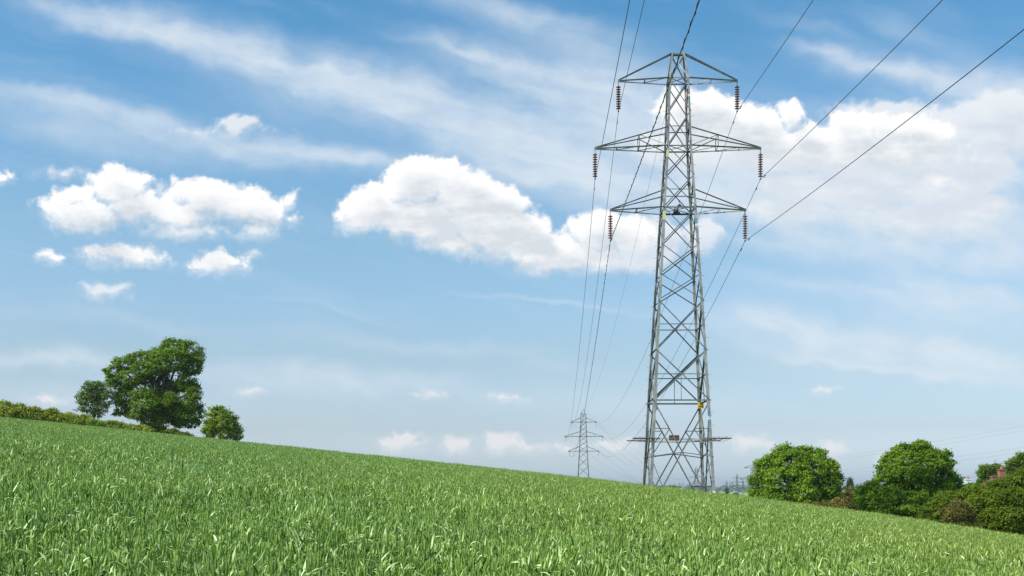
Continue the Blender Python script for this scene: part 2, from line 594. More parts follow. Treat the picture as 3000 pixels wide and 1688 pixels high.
# ---------------------------------------------------------------- the lie of the land
_cx = np.array([-300, 0, 454, 711, 979, 1375, 1747, 1911, 2190, 2412, 2714, 3000, 3300])
_cy = np.array([1198, 1230, 1275, 1297, 1331, 1371, 1415, 1435, 1459, 1490, 1536, 1582, 1628]) - 1.5
_cp = np.polyfit((_cx - 1500) / FPX, (_cy - HZ) / FPX, 5)
H0 = .80             # the crop's top stands this far below the eye at the photographer's feet
CROP = .72
PQ = (.0100, .0076)


def crop_top(X, Y):
    """height of the top of the crop, world z"""
    X, Y = np.asarray(X, float), np.asarray(Y, float)
    s = PQ[0] * Y + PQ[1] * X
    Yc = np.maximum(Y, 6.0)
    u = np.clip(X / Yc, -.52, .52)
    v = np.polyval(_cp, u)
    z = -H0 + 2 * H0 * s - H0 * s * s - v * Yc - .13 * (X - u * Yc)
    z = np.minimum(z, 30)
    plain_z = -21.5 + CROP
    k = 3.0
    z = plain_z + k * np.logaddexp(0, (z - plain_z) / k)
    return z + EYE


def ground(X, Y):
    return crop_top(X, Y) - CROP


def gz(X, Y):
    return float(ground(X, Y))

# ---------------------------------------------------------------- ground
_ang = np.concatenate([np.linspace(-35, 35, 281), np.linspace(37, 323, 144)])
_rad = np.concatenate([[0.0], np.geomspace(.8, 12000, 210)])
_AA, _RR = np.meshgrid(np.radians(_ang), _rad)
_GX, _GY = np.sin(_AA) * _RR, np.cos(_AA) * _RR
_GZ = ground(_GX, _GY)
_na, _nr = len(_ang), len(_rad)
_i, _j = np.meshgrid(np.arange(_na), np.arange(_nr - 1))
_j1 = (_i + 1) % _na
_q = np.stack([_j * _na + _i, _j * _na + _j1, (_j + 1) * _na + _j1, (_j + 1) * _na + _i], -1).reshape(-1, 4)
M_SOIL, t, o = mat('field_ground')
pos = worldpos(t)
sep = nd(t, 'ShaderNodeSeparateXYZ')
t.links.new(pos, sep.inputs[0])
near = ramp(t, noise(t, 2.0, 5, .6, pos), [(.3, (.028, .036, .014)), (.7, (.06, .065, .03))])
vo = nd(t, 'ShaderNodeTexVoronoi', feature='F1')
t.links.new(pos, vo.inputs['Vector'])
vo.inputs['Scale'].default_value = .0035
sepc = nd(t, 'ShaderNodeSeparateColor')
t.links.new(vo.outputs['Color'], sepc.inputs[0])
far = ramp(t, sepc.outputs[0], [(0, (.20, .36, .07)), (.45, (.30, .48, .10)), (.75, (.22, .40, .08)), (1, (.36, .42, .13))])
ln = nd(t, 'ShaderNodeVectorMath', operation='LENGTH')
t.links.new(pos, ln.inputs[0])
mx = nd(t, 'ShaderNodeMix', data_type='RGBA')
t.links.new(smap(t, ln.outputs['Value'], 200, 420, 0, 1), mx.inputs[0])
t.links.new(near, mx.inputs[6])
t.links.new(far, mx.inputs[7])
p = nd(t, 'ShaderNodeBsdfPrincipled')
p.inputs['Roughness'].default_value = .95
t.links.new(mx.outputs[2], p.inputs['Base Color'])
t.links.new(p.outputs[0], o.inputs[0])
g = bpy.data.objects.new('ground', np_mesh('ground', np.stack([_GX, _GY, _GZ], -1).reshape(-1, 3), _q, [M_SOIL]))
g.data.shade_smooth()
COL.objects.link(g)
tag(g, kind='structure')

# ---------------------------------------------------------------- wheat
# leaf colour drifts over the field (bluer to the left, yellower to the right) and leaf by leaf


def cropmat(name, cols, trans, rough, spec):
    m, t, o = mat(name)
    pos = worldpos(t)
    at = nd(t, 'ShaderNodeAttribute', attribute_name='tint')
    oi = nd(t, 'ShaderNodeObjectInfo')
    c = ramp(t, at.outputs['Fac'], cols)
    big = noise(t, .045, 4, .55, pos)
    sep = nd(t, 'ShaderNodeSeparateXYZ')
    t.links.new(pos, sep.inputs[0])
    side = smap(t, sep.outputs[0], -20, 26, 0, .55)
    k = math_n(t, 'ADD', math_n(t, 'MULTIPLY', smap(t, big, .35, .68, 0, 1), .45), side)
    warm = ramp(t, k, [(0, (.84, .97, .96)), (.5, (1.02, 1.02, .88)), (1, (1.22, 1.07, .82))])
    m1 = nd(t, 'ShaderNodeMix', data_type='RGBA', blend_type='MULTIPLY')
    m1.inputs[0].default_value = 1
    t.links.new(c, m1.inputs[6])
    t.links.new(warm, m1.inputs[7])
    r = smap(t, oi.outputs['Random'], 0, 1, .88, 1.12, 'LINEAR')
    m2 = nd(t, 'ShaderNodeVectorMath', operation='SCALE')
    t.links.new(m1.outputs[2], m2.inputs[0])
    t.links.new(r, m2.inputs['Scale'])
    p = nd(t, 'ShaderNodeBsdfPrincipled')
    t.links.new(m2.outputs[0], p.inputs['Base Color'])
    p.inputs['Roughness'].default_value = rough
    p.inputs['Specular IOR Level'].default_value = spec
    tr = nd(t, 'ShaderNodeBsdfTranslucent')
    m3 = nd(t, 'ShaderNodeVectorMath', operation='MULTIPLY')
    t.links.new(m2.outputs[0], m3.inputs[0])
    m3.inputs[1].default_value = (1.2, 1.2, .5)
    t.links.new(m3.outputs[0], tr.inputs[0])
    mx = nd(t, 'ShaderNodeMixShader')
    mx.inputs[0].default_value = trans
    t.links.new(p.outputs[0], mx.inputs[1])
    t.links.new(tr.outputs[0], mx.inputs[2])
    t.links.new(mx.outputs[0], o.inputs[0])
    return m


M_BLADE = cropmat('wheat_leaf', [(0, (.026, .075, .009)), (.36, (.16, .285, .045)), (.70, (.42, .56, .17)), (1, (.68, .76, .40))], .16, .5, .22)
M_EAR = cropmat('wheat_ear', [(0, (.16, .29, .05)), (1, (.36, .48, .13))], .12, .65, .15)


def blade(base, az, lean0, curl, length, width, tw, segs=5):
    """one leaf: rises at lean0 from vertical and curls over; returns 2*(segs+1) points"""
    pts = []
    p = np.array(base, float)
    th = lean0
    side = np.array([-math.sin(az), math.cos(az), 0])
    for i in range(segs + 1):
        f = i / segs
        wdt = width * (1 - f) ** .7 * min(1, .45 + 2.2 * f)
        d = np.array([math.sin(th) * math.cos(az), math.sin(th) * math.sin(az), math.cos(th)])
        nrm = np.cross(d, side)
        sd_ = side * math.cos(tw * f) + nrm * math.sin(tw * f)
        pts += [p - sd_ * wdt / 2, p + sd_ * wdt / 2]
        p = p + d * length / segs
        th += curl / segs
    return pts


def wheat_patch(seed, size=.5, stems=92):
    r = np.random.default_rng(seed)
    V, Q, T, MI = [], [], [], []

    def strip(pts, tint, mi=0):
        n = len(V)
        V.extend(pts)
        T.extend([tint] * len(pts))
        for i in range(len(pts) // 2 - 1):
            Q.append((n + 2 * i, n + 2 * i + 1, n + 2 * i + 3, n + 2 * i + 2))
            MI.append(mi)
    for _k in range(stems):
        x, y = (r.random(2) - .5) * size * 1.12
        h = CROP * (r.normal(.88, .07) - .10 * (math.sin(x * 19 + seed) * math.sin(y * 17 + seed * 2) > .35))
        lx, ly = r.normal(0, .03, 2)
        # stalk
        w = .0022
        b = np.array([x, y, h * .25])
        tp = np.array([x + lx, y + ly, h])
        strip([b - [w, 0, 0], b + [w, 0, 0], tp - [w, 0, 0], tp + [w, 0, 0]], .35 + .2 * r.random())
        ear = r.random() < .4
        if ear:
            L, Rr = r.uniform(.055, .08), .0062
            eh = r.uniform(-.01, .03)
            c0 = tp + np.array([0, 0, eh])
            ax = np.array([r.normal(0, .16), r.normal(0, .16), 1.0])
            ax /= np.linalg.norm(ax)
            n = len(V)
            tt = r.random()
            prof = [(0, .3), (.15, 1), (.5, 1.05), (.8, .8), (1, .15)]
            for f, rr in prof:
                for k in range(4):
                    a = k * math.pi / 2 + f * 1.3
                    V.append(c0 + ax * L * f + np.array([math.cos(a), math.sin(a), 0]) * Rr * rr)
                    T.append(tt * .8 + (.2 if k % 2 else 0))
            for i in range(4):
                for k in range(4):
                    Q.append((n + i * 4 + k, n + i * 4 + (k + 1) % 4, n + i * 4 + 4 + (k + 1) % 4, n + i * 4 + 4 + k))
                    MI.append(1)
            strip([tp - [w, 0, 0], tp + [w, 0, 0], c0 - [w, 0, 0], c0 + [w, 0, 0]], .5)
        a0 = r.random() * 6.28
        for q in range(4):
            hb = h * (1.0 - q * .15) + r.normal(0, .035)
            f = hb / h
            az = a0 + q * 2.7 + r.normal(0, .5)
            lean = abs(r.normal(.58, .36)) + .03
            ln_ = r.uniform(.07, .15) * (1 if q else .85)
            curl = r.normal(.35, .55) if r.random() < .72 else r.uniform(1.2, 2.4)
            wd = r.uniform(.010, .021)
            base = (x + lx * f, y + ly * f, hb - .03)
            strip(blade(base, az, lean, curl, ln_, wd, r.normal(0, .9)), np.clip(r.normal(.60, .32) - q * .16, 0, 1))
    me = np_mesh('wheat_clump', np.array(V), np.array(Q), [M_BLADE, M_EAR], T, MI)
    return me


clumps = bpy.data.collections.new('wheat_clumps')
NCL = 10
for i in range(NCL):
    clumps.objects.link(bpy.data.objects.new('wheat_clump_%02d' % i, wheat_patch(100 + i)))

SP = .42
_ys = np.arange(2.6, 185, SP)
_pts = []
for k, y in enumerate(_ys):
    yc_lim = 1 / (PQ[0] + PQ[1] * np.array([-.47, .47]))
    half = .50 * y + 3.5
    xs = np.arange(-half, half, SP) + (k % 2) * SP / 2
    u = xs / y
    lim = 1.0 / (PQ[0] + PQ[1] * np.clip(u, -.5, .5)) + 14
    xs = xs[y < lim]
    _pts.append(np.stack([xs, np.full_like(xs, y)], -1))
_pts = np.concatenate(_pts)
_pts += rng.uniform(-.09, .09, _pts.shape)
_keep = np.ones(len(_pts), bool)
_pz = ground(_pts[:, 0], _pts[:, 1])
_pz += .035 * np.sin(_pts[:, 0] * .7 + 1.3 * np.sin(_pts[:, 1] * .31)) * np.sin(_pts[:, 1] * .53 + 2) + rng.normal(0, .018, len(_pts))
print('wheat clumps', len(_pts))
me = bpy.data.meshes.new('wheat_crop')
me.vertices.add(len(_pts))
me.vertices.foreach_set('co', np.concatenate([_pts, _pz[:, None]], 1).astype(np.float32).ravel())
a = me.attributes.new('turn', 'FLOAT', 'POINT')
a.data.foreach_set('value', rng.uniform(0, 6.28, len(_pts)).astype(np.float32))
a = me.attributes.new('size', 'FLOAT', 'POINT')
_w = pnoise(_pts[:, 0] / 1.7, _pts[:, 1] / 2.4, 3) + .7 * pnoise(_pts[:, 0] / .8, _pts[:, 1] / .9, 8)
a.data.foreach_set('value', (rng.uniform(.90, 1.14, len(_pts)) + .13 * _w).astype(np.float32))
a = me.attributes.new('which', 'INT', 'POINT')
a.data.foreach_set('value', rng.integers(0, NCL, len(_pts)).astype(np.int32))
crop = bpy.data.objects.new('wheat_crop', me)
COL.objects.link(crop)
tag(crop, 'dense knee-high green wheat covering the whole sloping field', 'crop', kind='stuff')
gn = bpy.data.node_groups.new('plant_wheat', 'GeometryNodeTree')
gn.interface.new_socket('Geometry', in_out='INPUT', socket_type='NodeSocketGeometry')
gn.interface.new_socket('Geometry', in_out='OUTPUT', socket_type='NodeSocketGeometry')
gi, go = gn.nodes.new('NodeGroupInput'), gn.nodes.new('NodeGroupOutput')
ci = gn.nodes.new('GeometryNodeCollectionInfo')
ci.inputs['Collection'].default_value = clumps
ci.inputs['Separate Children'].default_value = True
ci.inputs['Reset Children'].default_value = True
iop = gn.nodes.new('GeometryNodeInstanceOnPoints')


def gattr(nm, dt):
    n = gn.nodes.new('GeometryNodeInputNamedAttribute')
    n.data_type = dt
    n.inputs['Name'].default_value = nm
    return n.outputs['Attribute']


m2p = gn.nodes.new('GeometryNodeMeshToPoints')
gn.links.new(gi.outputs[0], m2p.inputs['Mesh'])
gn.links.new(m2p.outputs[0], iop.inputs['Points'])
gn.links.new(ci.outputs[0], iop.inputs['Instance'])
iop.inputs['Pick Instance'].default_value = True
gn.links.new(gattr('which', 'INT'), iop.inputs['Instance Index'])
cx = gn.nodes.new('ShaderNodeCombineXYZ')
gn.links.new(gattr('turn', 'FLOAT'), cx.inputs[2])
gn.links.new(cx.outputs[0], iop.inputs['Rotation'])
gn.links.new(gattr('size', 'FLOAT'), iop.inputs['Scale'])
gn.links.new(iop.outputs[0], go.inputs[0])
md = crop.modifiers.new('plant_wheat', 'NODES')
md.node_group = gn

# ---------------------------------------------------------------- the near pylon
TX, TY = 10.14, 71.0


def pz(py, Y=TY):
    return (HZ - py) / FPX * Y           # height above eye level


# panel points on the near face of the body: photo row, width in photo pixels
_rows = [(226, 59.5), (321, 66), (424, 72.5), (508, 84), (604, 97), (711, 110.5), (799, 120.5), (876, 131), (1021, 147.5), (1170, 165), (1329, 181), (1500, 199)]
LV = []
for row, wpx in _rows:
    hw = wpx / 2 * TY / FPX
    for _k in range(3):
        Yn = TY - hw
        hw = wpx / 2 * Yn / FPX
    LV.append((pz(row, TY - hw) , hw))
TBASE = gz(TX, TY) - EYE - .15
LV[-1] = (min(LV[-1][0], TBASE), LV[-1][1])
_lz = np.array([l[0] for l in LV])[::-1]
_lw = np.array([l[1] for l in LV])[::-1]


def hw_at(z):
    return float(np.interp(z, _lz, _lw))


PEAK_Z = pz(157)
PEAK_X, PEAK_Y = .39, .14
ARM = {'upper': (LV[0][0], 3.63, None), 'middle': (LV[2][0], 5.06, 21.78), 'lower': (LV[4][0], 4.12, 17.93)}

pyl = empty('lattice_pylon', (TX, TY, EYE + TBASE))
tag(pyl, 'tall grey lattice steel pylon rising from the wheat, with yellow sign', 'pylon')
_off = Vector((0, 0, -TBASE))            # body coordinates: z above eye level


def pbuild(mb, name, m, parent=None, label=None):
    mb.v = [(x, y, z - TBASE) for x, y, z in mb.v] if parent is None or parent is pyl else mb.v
    o = mb.build(name, m, pyl if parent is None else parent)
    if label:
        o['label'] = label
    return o


def corner(sx_, sy_, z):
    w = hw_at(z)
    return Vector((sx_ * w, sy_ * w, z))


legs = {}
for sx_ in (-1, 1):
    for sy_ in (-1, 1):
        mb = MB()
        zs = [LV[-1][0]] + [l[0] for l in LV[::-1][1:]]
        for i in range(len(zs) - 1):
            z0, z1 = zs[i], zs[i + 1]
            sz = .175 if z1 < 10.5 else (.15 if z1 < 17 else .125)
            mb.angle(corner(sx_, sy_, z0), corner(sx_, sy_, z1 + .02), (-sx_, 0, 0), (0, -sy_, 0), sz, .016)
            # splice cover angles
            if i in (2, 4, 6, 8):
                e0 = corner(sx_, sy_, z0) + Vector((sx_ * .012, sy_ * .012, -.35))
                e1 = corner(sx_, sy_, z0 + .9) + Vector((sx_ * .012, sy_ * .012, 0))
                mb.angle(e0, e1, (-sx_, 0, 0), (0, -sy_, 0), sz + .02, .012)
        # up to the earth-wire peak
        mb.angle(corner(sx_, sy_, LV[0][0]), (sx_ * PEAK_X, sy_ * PEAK_Y, PEAK_Z), (-sx_, 0, 0), (0, -sy_, 0), .10, .012)
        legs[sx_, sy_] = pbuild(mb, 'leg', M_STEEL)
# step bolts: up the far left and the near right leg
bolt = MB()
bolt.tube([(0, 0, 0), (.15, 0, 0)], .010, 6)
bolt.tube([(.15, 0, 0), (.162, 0, 0)], .018, 6)
bme = bolt.mesh('step_bolt', M_STEEL)
for sx_, sy_ in ((-1, 1), (1, -1)):
    z, k = 2.9, 0
    while z < 24:
        c = corner(sx_, sy_, z)
        o = bpy.data.objects.new('step_bolt', bme)
        COL.objects.link(o)
        o.parent = legs[sx_, sy_]
        o.location = c + _off
        o.rotation_euler = (0, 0, (0 if sx_ > 0 else math.pi))
        z += .75
        k += 1

FACES = [((0, -1), (1, 0)), ((0, 1), (1, 0)), ((-1, 0), (0, 1)), ((1, 0), (0, 1))]   # outward normal, direction along


def fpt(nrm, al, s, z, inset=.0):
    w = hw_at(z)
    return Vector((nrm[0] * (w - inset) + al[0] * s * w, nrm[1] * (w - inset) + al[1] * s * w, z))


def brace(mb, nrm, p, q, size, inset=0.0, thick=.008, down=True):
    """angle lying in a face: one leg flat in the face, the other pointing into the tower"""
    d = (q - p).normalized()
    n = Vector((nrm[0], nrm[1], 0))
    inpl = n.cross(d)
    if (inpl.z > 0) == down:
        inpl = -inpl
    off = -n * inset
    mb.angle(p + off, q + off, inpl, -n, size, thick)


for nrm, al in FACES:
    # crossed bracing panels
    for i in range(9):
        z1, z0 = LV[i][0], LV[i + 1][0]
        mb = MB()
        size = .062 if i < 7 else .085
        big = .062 if i < 7 else .11
        flip = 1 if nrm[1] != 0 else -1
        brace(mb, nrm, fpt(nrm, al, -flip, z0), fpt(nrm, al, flip, z1), big, .018)
        brace(mb, nrm, fpt(nrm, al, flip, z0), fpt(nrm, al, -flip, z1), size * .85, -.010)
        pbuild(mb, 'cross_brace', M_BRACE_SHADED)
    # horizontals
    for k, (row, size) in enumerate(((226, .06), (321, .0), (367.5, .05), (424, .075), (552.5, .045), (604, .10), (947.7, .05), (1094, .055), (1170, .085))):
        if size == 0:
            continue
        z = pz(row, TY - hw_at(pz(row)))
        mb = MB()
        brace(mb, nrm, fpt(nrm, al, -1, z), fpt(nrm, al, 1, z), size, .03)
        pbuild(mb, 'horizontal_brace', M_BRACE_SHADED)
    # hanger under the crossing of the lowest panel
    mb = MB()
    zc = pz(1094, TY - 1.7)
    zb = pz(1170, TY - 1.7)
    brace(mb, nrm, fpt(nrm, al, 0, zb), fpt(nrm, al, 0, zc), .04, .04)
    pbuild(mb, 'hanger', M_BRACE_SHADED)
    # legs' lowest stage: a tall X with stub bracing
    zt, zx, zf = LV[9][0], pz(1324, TY - 1.9), LV[-1][0]
    zfoot = pz(1424, TY - 2)
    for s in (-1, 1):
        mb = MB()
        wt = hw_at(zt)
        top = fpt(nrm, al, s, zt)
        bot = fpt(nrm, al, -s, zf)
        brace(mb, nrm, bot, top, .075, .02 if s > 0 else -.012)
        pbuild(mb, 'foot_diagonal', M_BRACE_SHADED)

        def on_diag(z, s=s):
            f = (z - zf) / (zt - zf)
            return bot.lerp(top, f)
        zh = pz(1254, TY - 1.9)
        zl = LV[10][0] + (pz(1336, TY - 1.9) - LV[10][0])
        mb = MB()
        pd = on_diag(zh)
        brace(mb, nrm, fpt(nrm, al, s, zh), pd, .045, .03)
        brace(mb, nrm, pd, fpt(nrm, al, s, zl), .05, .035)
        X_ = on_diag(zx)
        X_ = Vector((nrm[0] * hw_at(zx), nrm[1] * hw_at(zx), zx))
        brace(mb, nrm, X_, fpt(nrm, al, s, zl), .055, .04)
        # below
        other = fpt(nrm, al, s, zf).lerp(fpt(nrm, al, -s, zt), (zfoot - zf) / (zt - zf))
        brace(mb, nrm, fpt(nrm, al, s, zfoot), other, .07, .03)
        brace(mb, nrm, fpt(nrm, al, s, zl), other, .045, .045)
        pbuild(mb, 'stub_brace', M_BRACE_SHADED)

# level frames across the body under the arms
for name, (z, half, zt) in ARM.items():
    w = hw_at(z)
    mb = MB()
    mb.angle((-w, -w, z - .05), (w, w, z - .05), (1, -1, 0), (0, 0, 1), .05, .007)
    mb.angle((-w, w, z + .02), (w, -w, z + .02), (1, 1, 0), (0, 0, 1), .045, .007)
    pbuild(mb, 'plan_brace', M_BRACE_SHADED)
# peak: ridge bar, crossed faces
mb = MB()
mb.angle((-PEAK_X - .06, -PEAK_Y, PEAK_Z), (PEAK_X + .06, -PEAK_Y, PEAK_Z), (0, 0, -1), (0, 1, 0), .11, .012)
mb.angle((-PEAK_X - .06, PEAK_Y, PEAK_Z), (PEAK_X + .06, PEAK_Y, PEAK_Z), (0, 0, -1), (0, -1, 0), .11, .012)
z0 = LV[0][0]
w0 = hw_at(z0)
for sy_ in (-1, 1):
    for s in (-1, 1):
        p0 = Vector((-s * w0, sy_ * w0, z0))
        p1 = Vector((s * PEAK_X * .9, sy_ * PEAK_Y, PEAK_Z - .12))
        mb.angle(p0 + Vector((0, -sy_ * (.02 if s > 0 else -.01), 0)), p1, (0, 0, -1), (0, -sy_, 0), .065 if s > 0 else .055, .007)
mb.tube([(0, 0, PEAK_Z - .05), (0, 0, PEAK_Z - .28)], .02, 6)
pbuild(mb, 'earth_wire_peak', M_STEEL)

TIPS = {}
for name, (z, half, zt) in ARM.items():
    for s in (-1, 1):
        mb = MB()
        w = hw_at(z)
        tip = Vector((s * half, 0, z))
        lower = [(Vector((s * w, sy_ * w, z)), Vector((s * (half - .02), sy_ * .05, z))) for sy_ in (-1, 1)]
        for (a, b), sy_ in zip(lower, (-1, 1)):
            mb.angle(a, b, (0, 0, -1), (0, sy_, 0), .075, .008)
        if zt is None:
            tops = [(Vector((s * PEAK_X, sy_ * PEAK_Y * .8, PEAK_Z)), Vector((s * half, sy_ * .035, z + .05))) for sy_ in (-1, 1)]
        else:
            wt = hw_at(zt)
            tops = [(Vector((s * wt, sy_ * wt, zt)), Vector((s * half, sy_ * .035, z + .06))) for sy_ in (-1, 1)]
        for a, b in tops:
            mb.angle(a, b, (0, 0, -1), (0, -1, 0), .062, .008)

        def lerp_x(ab, x):
            a, b = ab
            return a.lerp(b, (x - a.x) / (b.x - a.x))
        struts = {'upper': [2.0], 'middle': [2.37, 3.72], 'lower': [2.5]}[name]
        for i, xx in enumerate(struts):
            x = s * xx
            a, b = lerp_x(lower[0], x), lerp_x(lower[1], x)
            mb.angle(a, b, (0, 0, -1), (s, 0, 0), .06, .007)
            # plan diagonals back to the body / to the previous strut
            pa = lower[0][0] if i == 0 else lerp_x(lower[0], s * struts[i - 1])
            pb = lower[1][0] if i == 0 else lerp_x(lower[1], s * struts[i - 1])
            if s > 0:
                mb.angle(pb, a, (0, 0, -1), (s, 0, 0), .05, .007)
            else:
                mb.angle(pa, b, (0, 0, -1), (s, 0, 0), .04, .007)
        if name == 'middle':
            x = s * 2.37
            for j in (0, 1):
                u, l = lerp_x(tops[j], x), lerp_x(lower[j], x)
                mb.angle(l, u, (s, 0, 0), (0, 1 - 2 * j, 0), .05, .006)
                mb.angle(u, lower[j][0] + Vector((0, 0, .02)), (0, 0, -1), (0, 1 - 2 * j, 0), .045, .006)
            mb.angle(lerp_x(tops[0], x), lerp_x(tops[1], x), (0, 0, -1), (s, 0, 0), .045, .006)
        # tip plate and shackle
        mb.box((s * half, 0, z - .01), (.09, .13, .16))
        pbuild(mb, 'crossarm', M_STEEL)
        TIPS[name, s] = Vector((TX + s * half, TY, EYE + z - .09))

# anti-climbing guard: outriggers with barbed wire around the body
gd_z = pz(1288, TY)
wg = hw_at(gd_z)
RR_ = 2.05 + .35
guard = empty('anti_climbing_guard')
guard.parent = pyl
guard['label'] = 'rusty outriggers strung with barbed wire around the legs'
for sx_ in (-1, 1):
    for sy_ in (-1, 1):
        mb = MB()
        c = Vector((sx_ * wg, sy_ * wg, gd_z))
        mb.angle(c - Vector((sx_ * .5, 0, 0)), c + Vector((sx_ * 1.15, 0, .04)), (0, 0, -1), (0, sy_, 0), .07, .008)
        mb.angle(c + Vector((sx_ * .02, -sy_ * .4, .02)), c + Vector((sx_ * .02, sy_ * .75, .04)), (0, 0, -1), (sx_, 0, 0), .06, .008)
        mb.angle(c, c + Vector((sx_ * .8, sy_ * .55, .03)), (0, 0, -1), (0, sy_, 0), .05, .008)
        mb.v = [(x, y, zz - TBASE) for x, y, zz in mb.v]
        mb.build('outrigger', M_RUSTY, guard)
for k in range(5):
    mb = MB()
    e = .22 + k * .2
    z = gd_z + .03 + (.05 if k % 2 else -.02) - .0 * k
    r_ = random.Random(k)
    cs = [(-1, -1), (1, -1), (1, 1), (-1, 1)]
    ringp = []
    for a in range(4):
        p0 = Vector((cs[a][0] * (wg + e), cs[a][1] * (wg + e * .65), z))
        p1 = Vector((cs[(a + 1) % 4][0] * (wg + e), cs[(a + 1) % 4][1] * (wg + e * .65), z))
        n = 16
        seg = [p0.lerp(p1, i / n) - Vector((0, 0, .10 * math.sin(math.pi * i / n) + r_.uniform(-.006, .006))) for i in range(n)]
        ringp += seg
        for i in range(0, n):
            q = seg[i]
            v = Vector((r_.uniform(-1, 1), r_.uniform(-1, 1), r_.uniform(-1, 1))).normalized() * .035
            mb.tube([q - v, q + v], .004, 3)
            v = Vector((r_.uniform(-1, 1), r_.uniform(-1, 1), r_.uniform(-1, 1))).normalized() * .035
            mb.tube([q - v, q + v], .004, 3)
    mb.tube(ringp + [ringp[0]], .0065, 4)
    mb.v = [(x, y, zz - TBASE) for x, y, zz in mb.v]
    mb.build('barbed_wire', M_RUSTY, guard)

# plates and marks
YN = TY - hw_at(pz(1187))


def nearpt(px, py, Y):
    w = W(px, py, Y)
    return Vector((w.x - TX, Y - TY, w.z - EYE))


def rounded_plate(mb, c, w, h, t, r, nrm_y=-1, n=5):
    pts = []
    for qx, qz, a0 in ((1, 1, 0), (-1, 1, 90), (-1, -1, 180), (1, -1, 270)):
        for i in range(n + 1):
            a = R(a0 + 90 * i / n)
            pts.append((qx * (w / 2 - r) + r * math.cos(a), qz * (h / 2 - r) + r * math.sin(a)))
    m = len(pts)
    vs = [Vector((c[0] + x, c[1] + y, c[2] + z)) for y in (-t / 2, t / 2) for x, z in pts]
    mb.add(vs, [(i, (i + 1) % m, m + (i + 1) % m, m + i) for i in range(m)] + [tuple(range(m))[::-1], tuple(range(m, 2 * m))])


sy0 = TY + hw_at(pz(1187)) - .80
sc_ = nearpt(2053, 1187.5, sy0)
mb = MB()
rounded_plate(mb, sc_, .37, .38, .012, .035)
for dz_ in (-.12, .10):
    mb.box(sc_ + Vector((-.02, .32, dz_)), (.03, .62, .03))
sign = pbuild(mb, 'warning_sign', M_YELL, label='yellow danger plate with black triangle on the far right leg')
mb = MB()


def flat_poly(mb, c, pts, y):
    n = len(pts)
    mb.add([(c[0] + x, c[1] + y, c[2] + z) for x, z in pts] + [(c[0] + x, c[1] + y + .003, c[2] + z) for x, z in pts],
           [tuple(range(n)), tuple(range(n, 2 * n))[::-1]] + [(i, (i + 1) % n, n + (i + 1) % n, n + i) for i in range(n)])


yf = -.0105
# triangle outline from three bars, a falling figure and a flash
T_ = [Vector((0, .135)), Vector((-.115, -.055)), Vector((.115, -.055))]
for i in range(3):
    a, b = T_[i], T_[(i + 1) % 3]
    d = (b - a).normalized()
    n = Vector((-d.y, d.x)) * .007
    flat_poly(mb, sc_, [tuple(a - n), tuple(b - n), tuple(b + n), tuple(a + n)], yf)
flat_poly(mb, sc_, [(-.008, .085), (.012, .085), (.002, .045), (.017, .045), (-.010, -.025), (-.002, .020), (-.017, .020)], yf)
flat_poly(mb, sc_, [(-.06, -.036), (-.028, -.014), (.0, -.024), (.045, -.036), (.045, -.044), (-.06, -.044)], yf)
pbuild(mb, 'warning_symbol', M_BLACK).parent = sign


def text_obj(body, size, c, m, parent):
    cu = bpy.data.curves.new('lettering', 'FONT')
    cu.body = body
    cu.size = size
    cu.align_x = 'CENTER'
    cu.align_y = 'CENTER'
    cu.extrude = .0015
    cu.materials.append(m)
    tmp = bpy.data.objects.new('lettering', cu)
    COL.objects.link(tmp)
    dg = bpy.context.evaluated_depsgraph_get()
    me = bpy.data.meshes.new_from_object(tmp.evaluated_get(dg))
    bpy.data.objects.remove(tmp)
    o = bpy.data.objects.new('lettering', me)
    COL.objects.link(o)
    o.parent = parent
    o.location = c
    o.rotation_euler = (R(90), 0, 0)
    return o


text_obj('DANGER', .065, (sc_[0], sc_[1] - .010, sc_[2] - .092 - TBASE), M_BLACK, sign)
text_obj('OF', .055, (sc_[0] - .11, sc_[1] - .010, sc_[2] - .150 - TBASE), M_BLACK, sign)
text_obj('DEATH', .055, (sc_[0] + .04, sc_[1] - .010, sc_[2] - .150 - TBASE), M_BLACK, sign)

mb = MB()
c = nearpt(1919, 1194, TY + .9)
mb.box(c, (.30, .02, .34))
mb.box(c + Vector((0, .02, .12)), (.34, .02, .03))
pbuild(mb, 'number_plate', M_GREYP, label='small grey plate seen from behind, hung inside the near left leg')
mb = MB()
c = nearpt(1975, 1283, TY + wg)
mb.box(c, (.64, .015, .34))
for dz_ in (-.11, .11):
    mb.box(c + Vector((0, -.012, dz_)), (.68, .012, .03))
pbuild(mb, 'rusty_plate', M_RUST, label='rust-brown plate hung on the barbed wire guard')


def band(px_y0, px_y1, sx_, sy_, m, grow=.004, lab=None):
    z1, z0 = pz(px_y0, TY + sy_ * 1.5), pz(px_y1, TY + sy_ * 1.5)
    mb = MB()
    sz = .185 if z1 < 10.5 else (.16 if z1 < 17 else .135)
    o = Vector((sx_ * grow, sy_ * grow, 0))
    mb.angle(corner(sx_, sy_, z0) + o, corner(sx_, sy_, z1) + o, (-sx_, 0, 0), (0, -sy_, 0), sz, .016 + grow * 2)
    ob = mb
    ob.v = [(x, y, z - TBASE) for x, y, z in ob.v]
    q = ob.build('colour_band', m, legs[sx_, sy_])
    if lab:
        q['label'] = lab


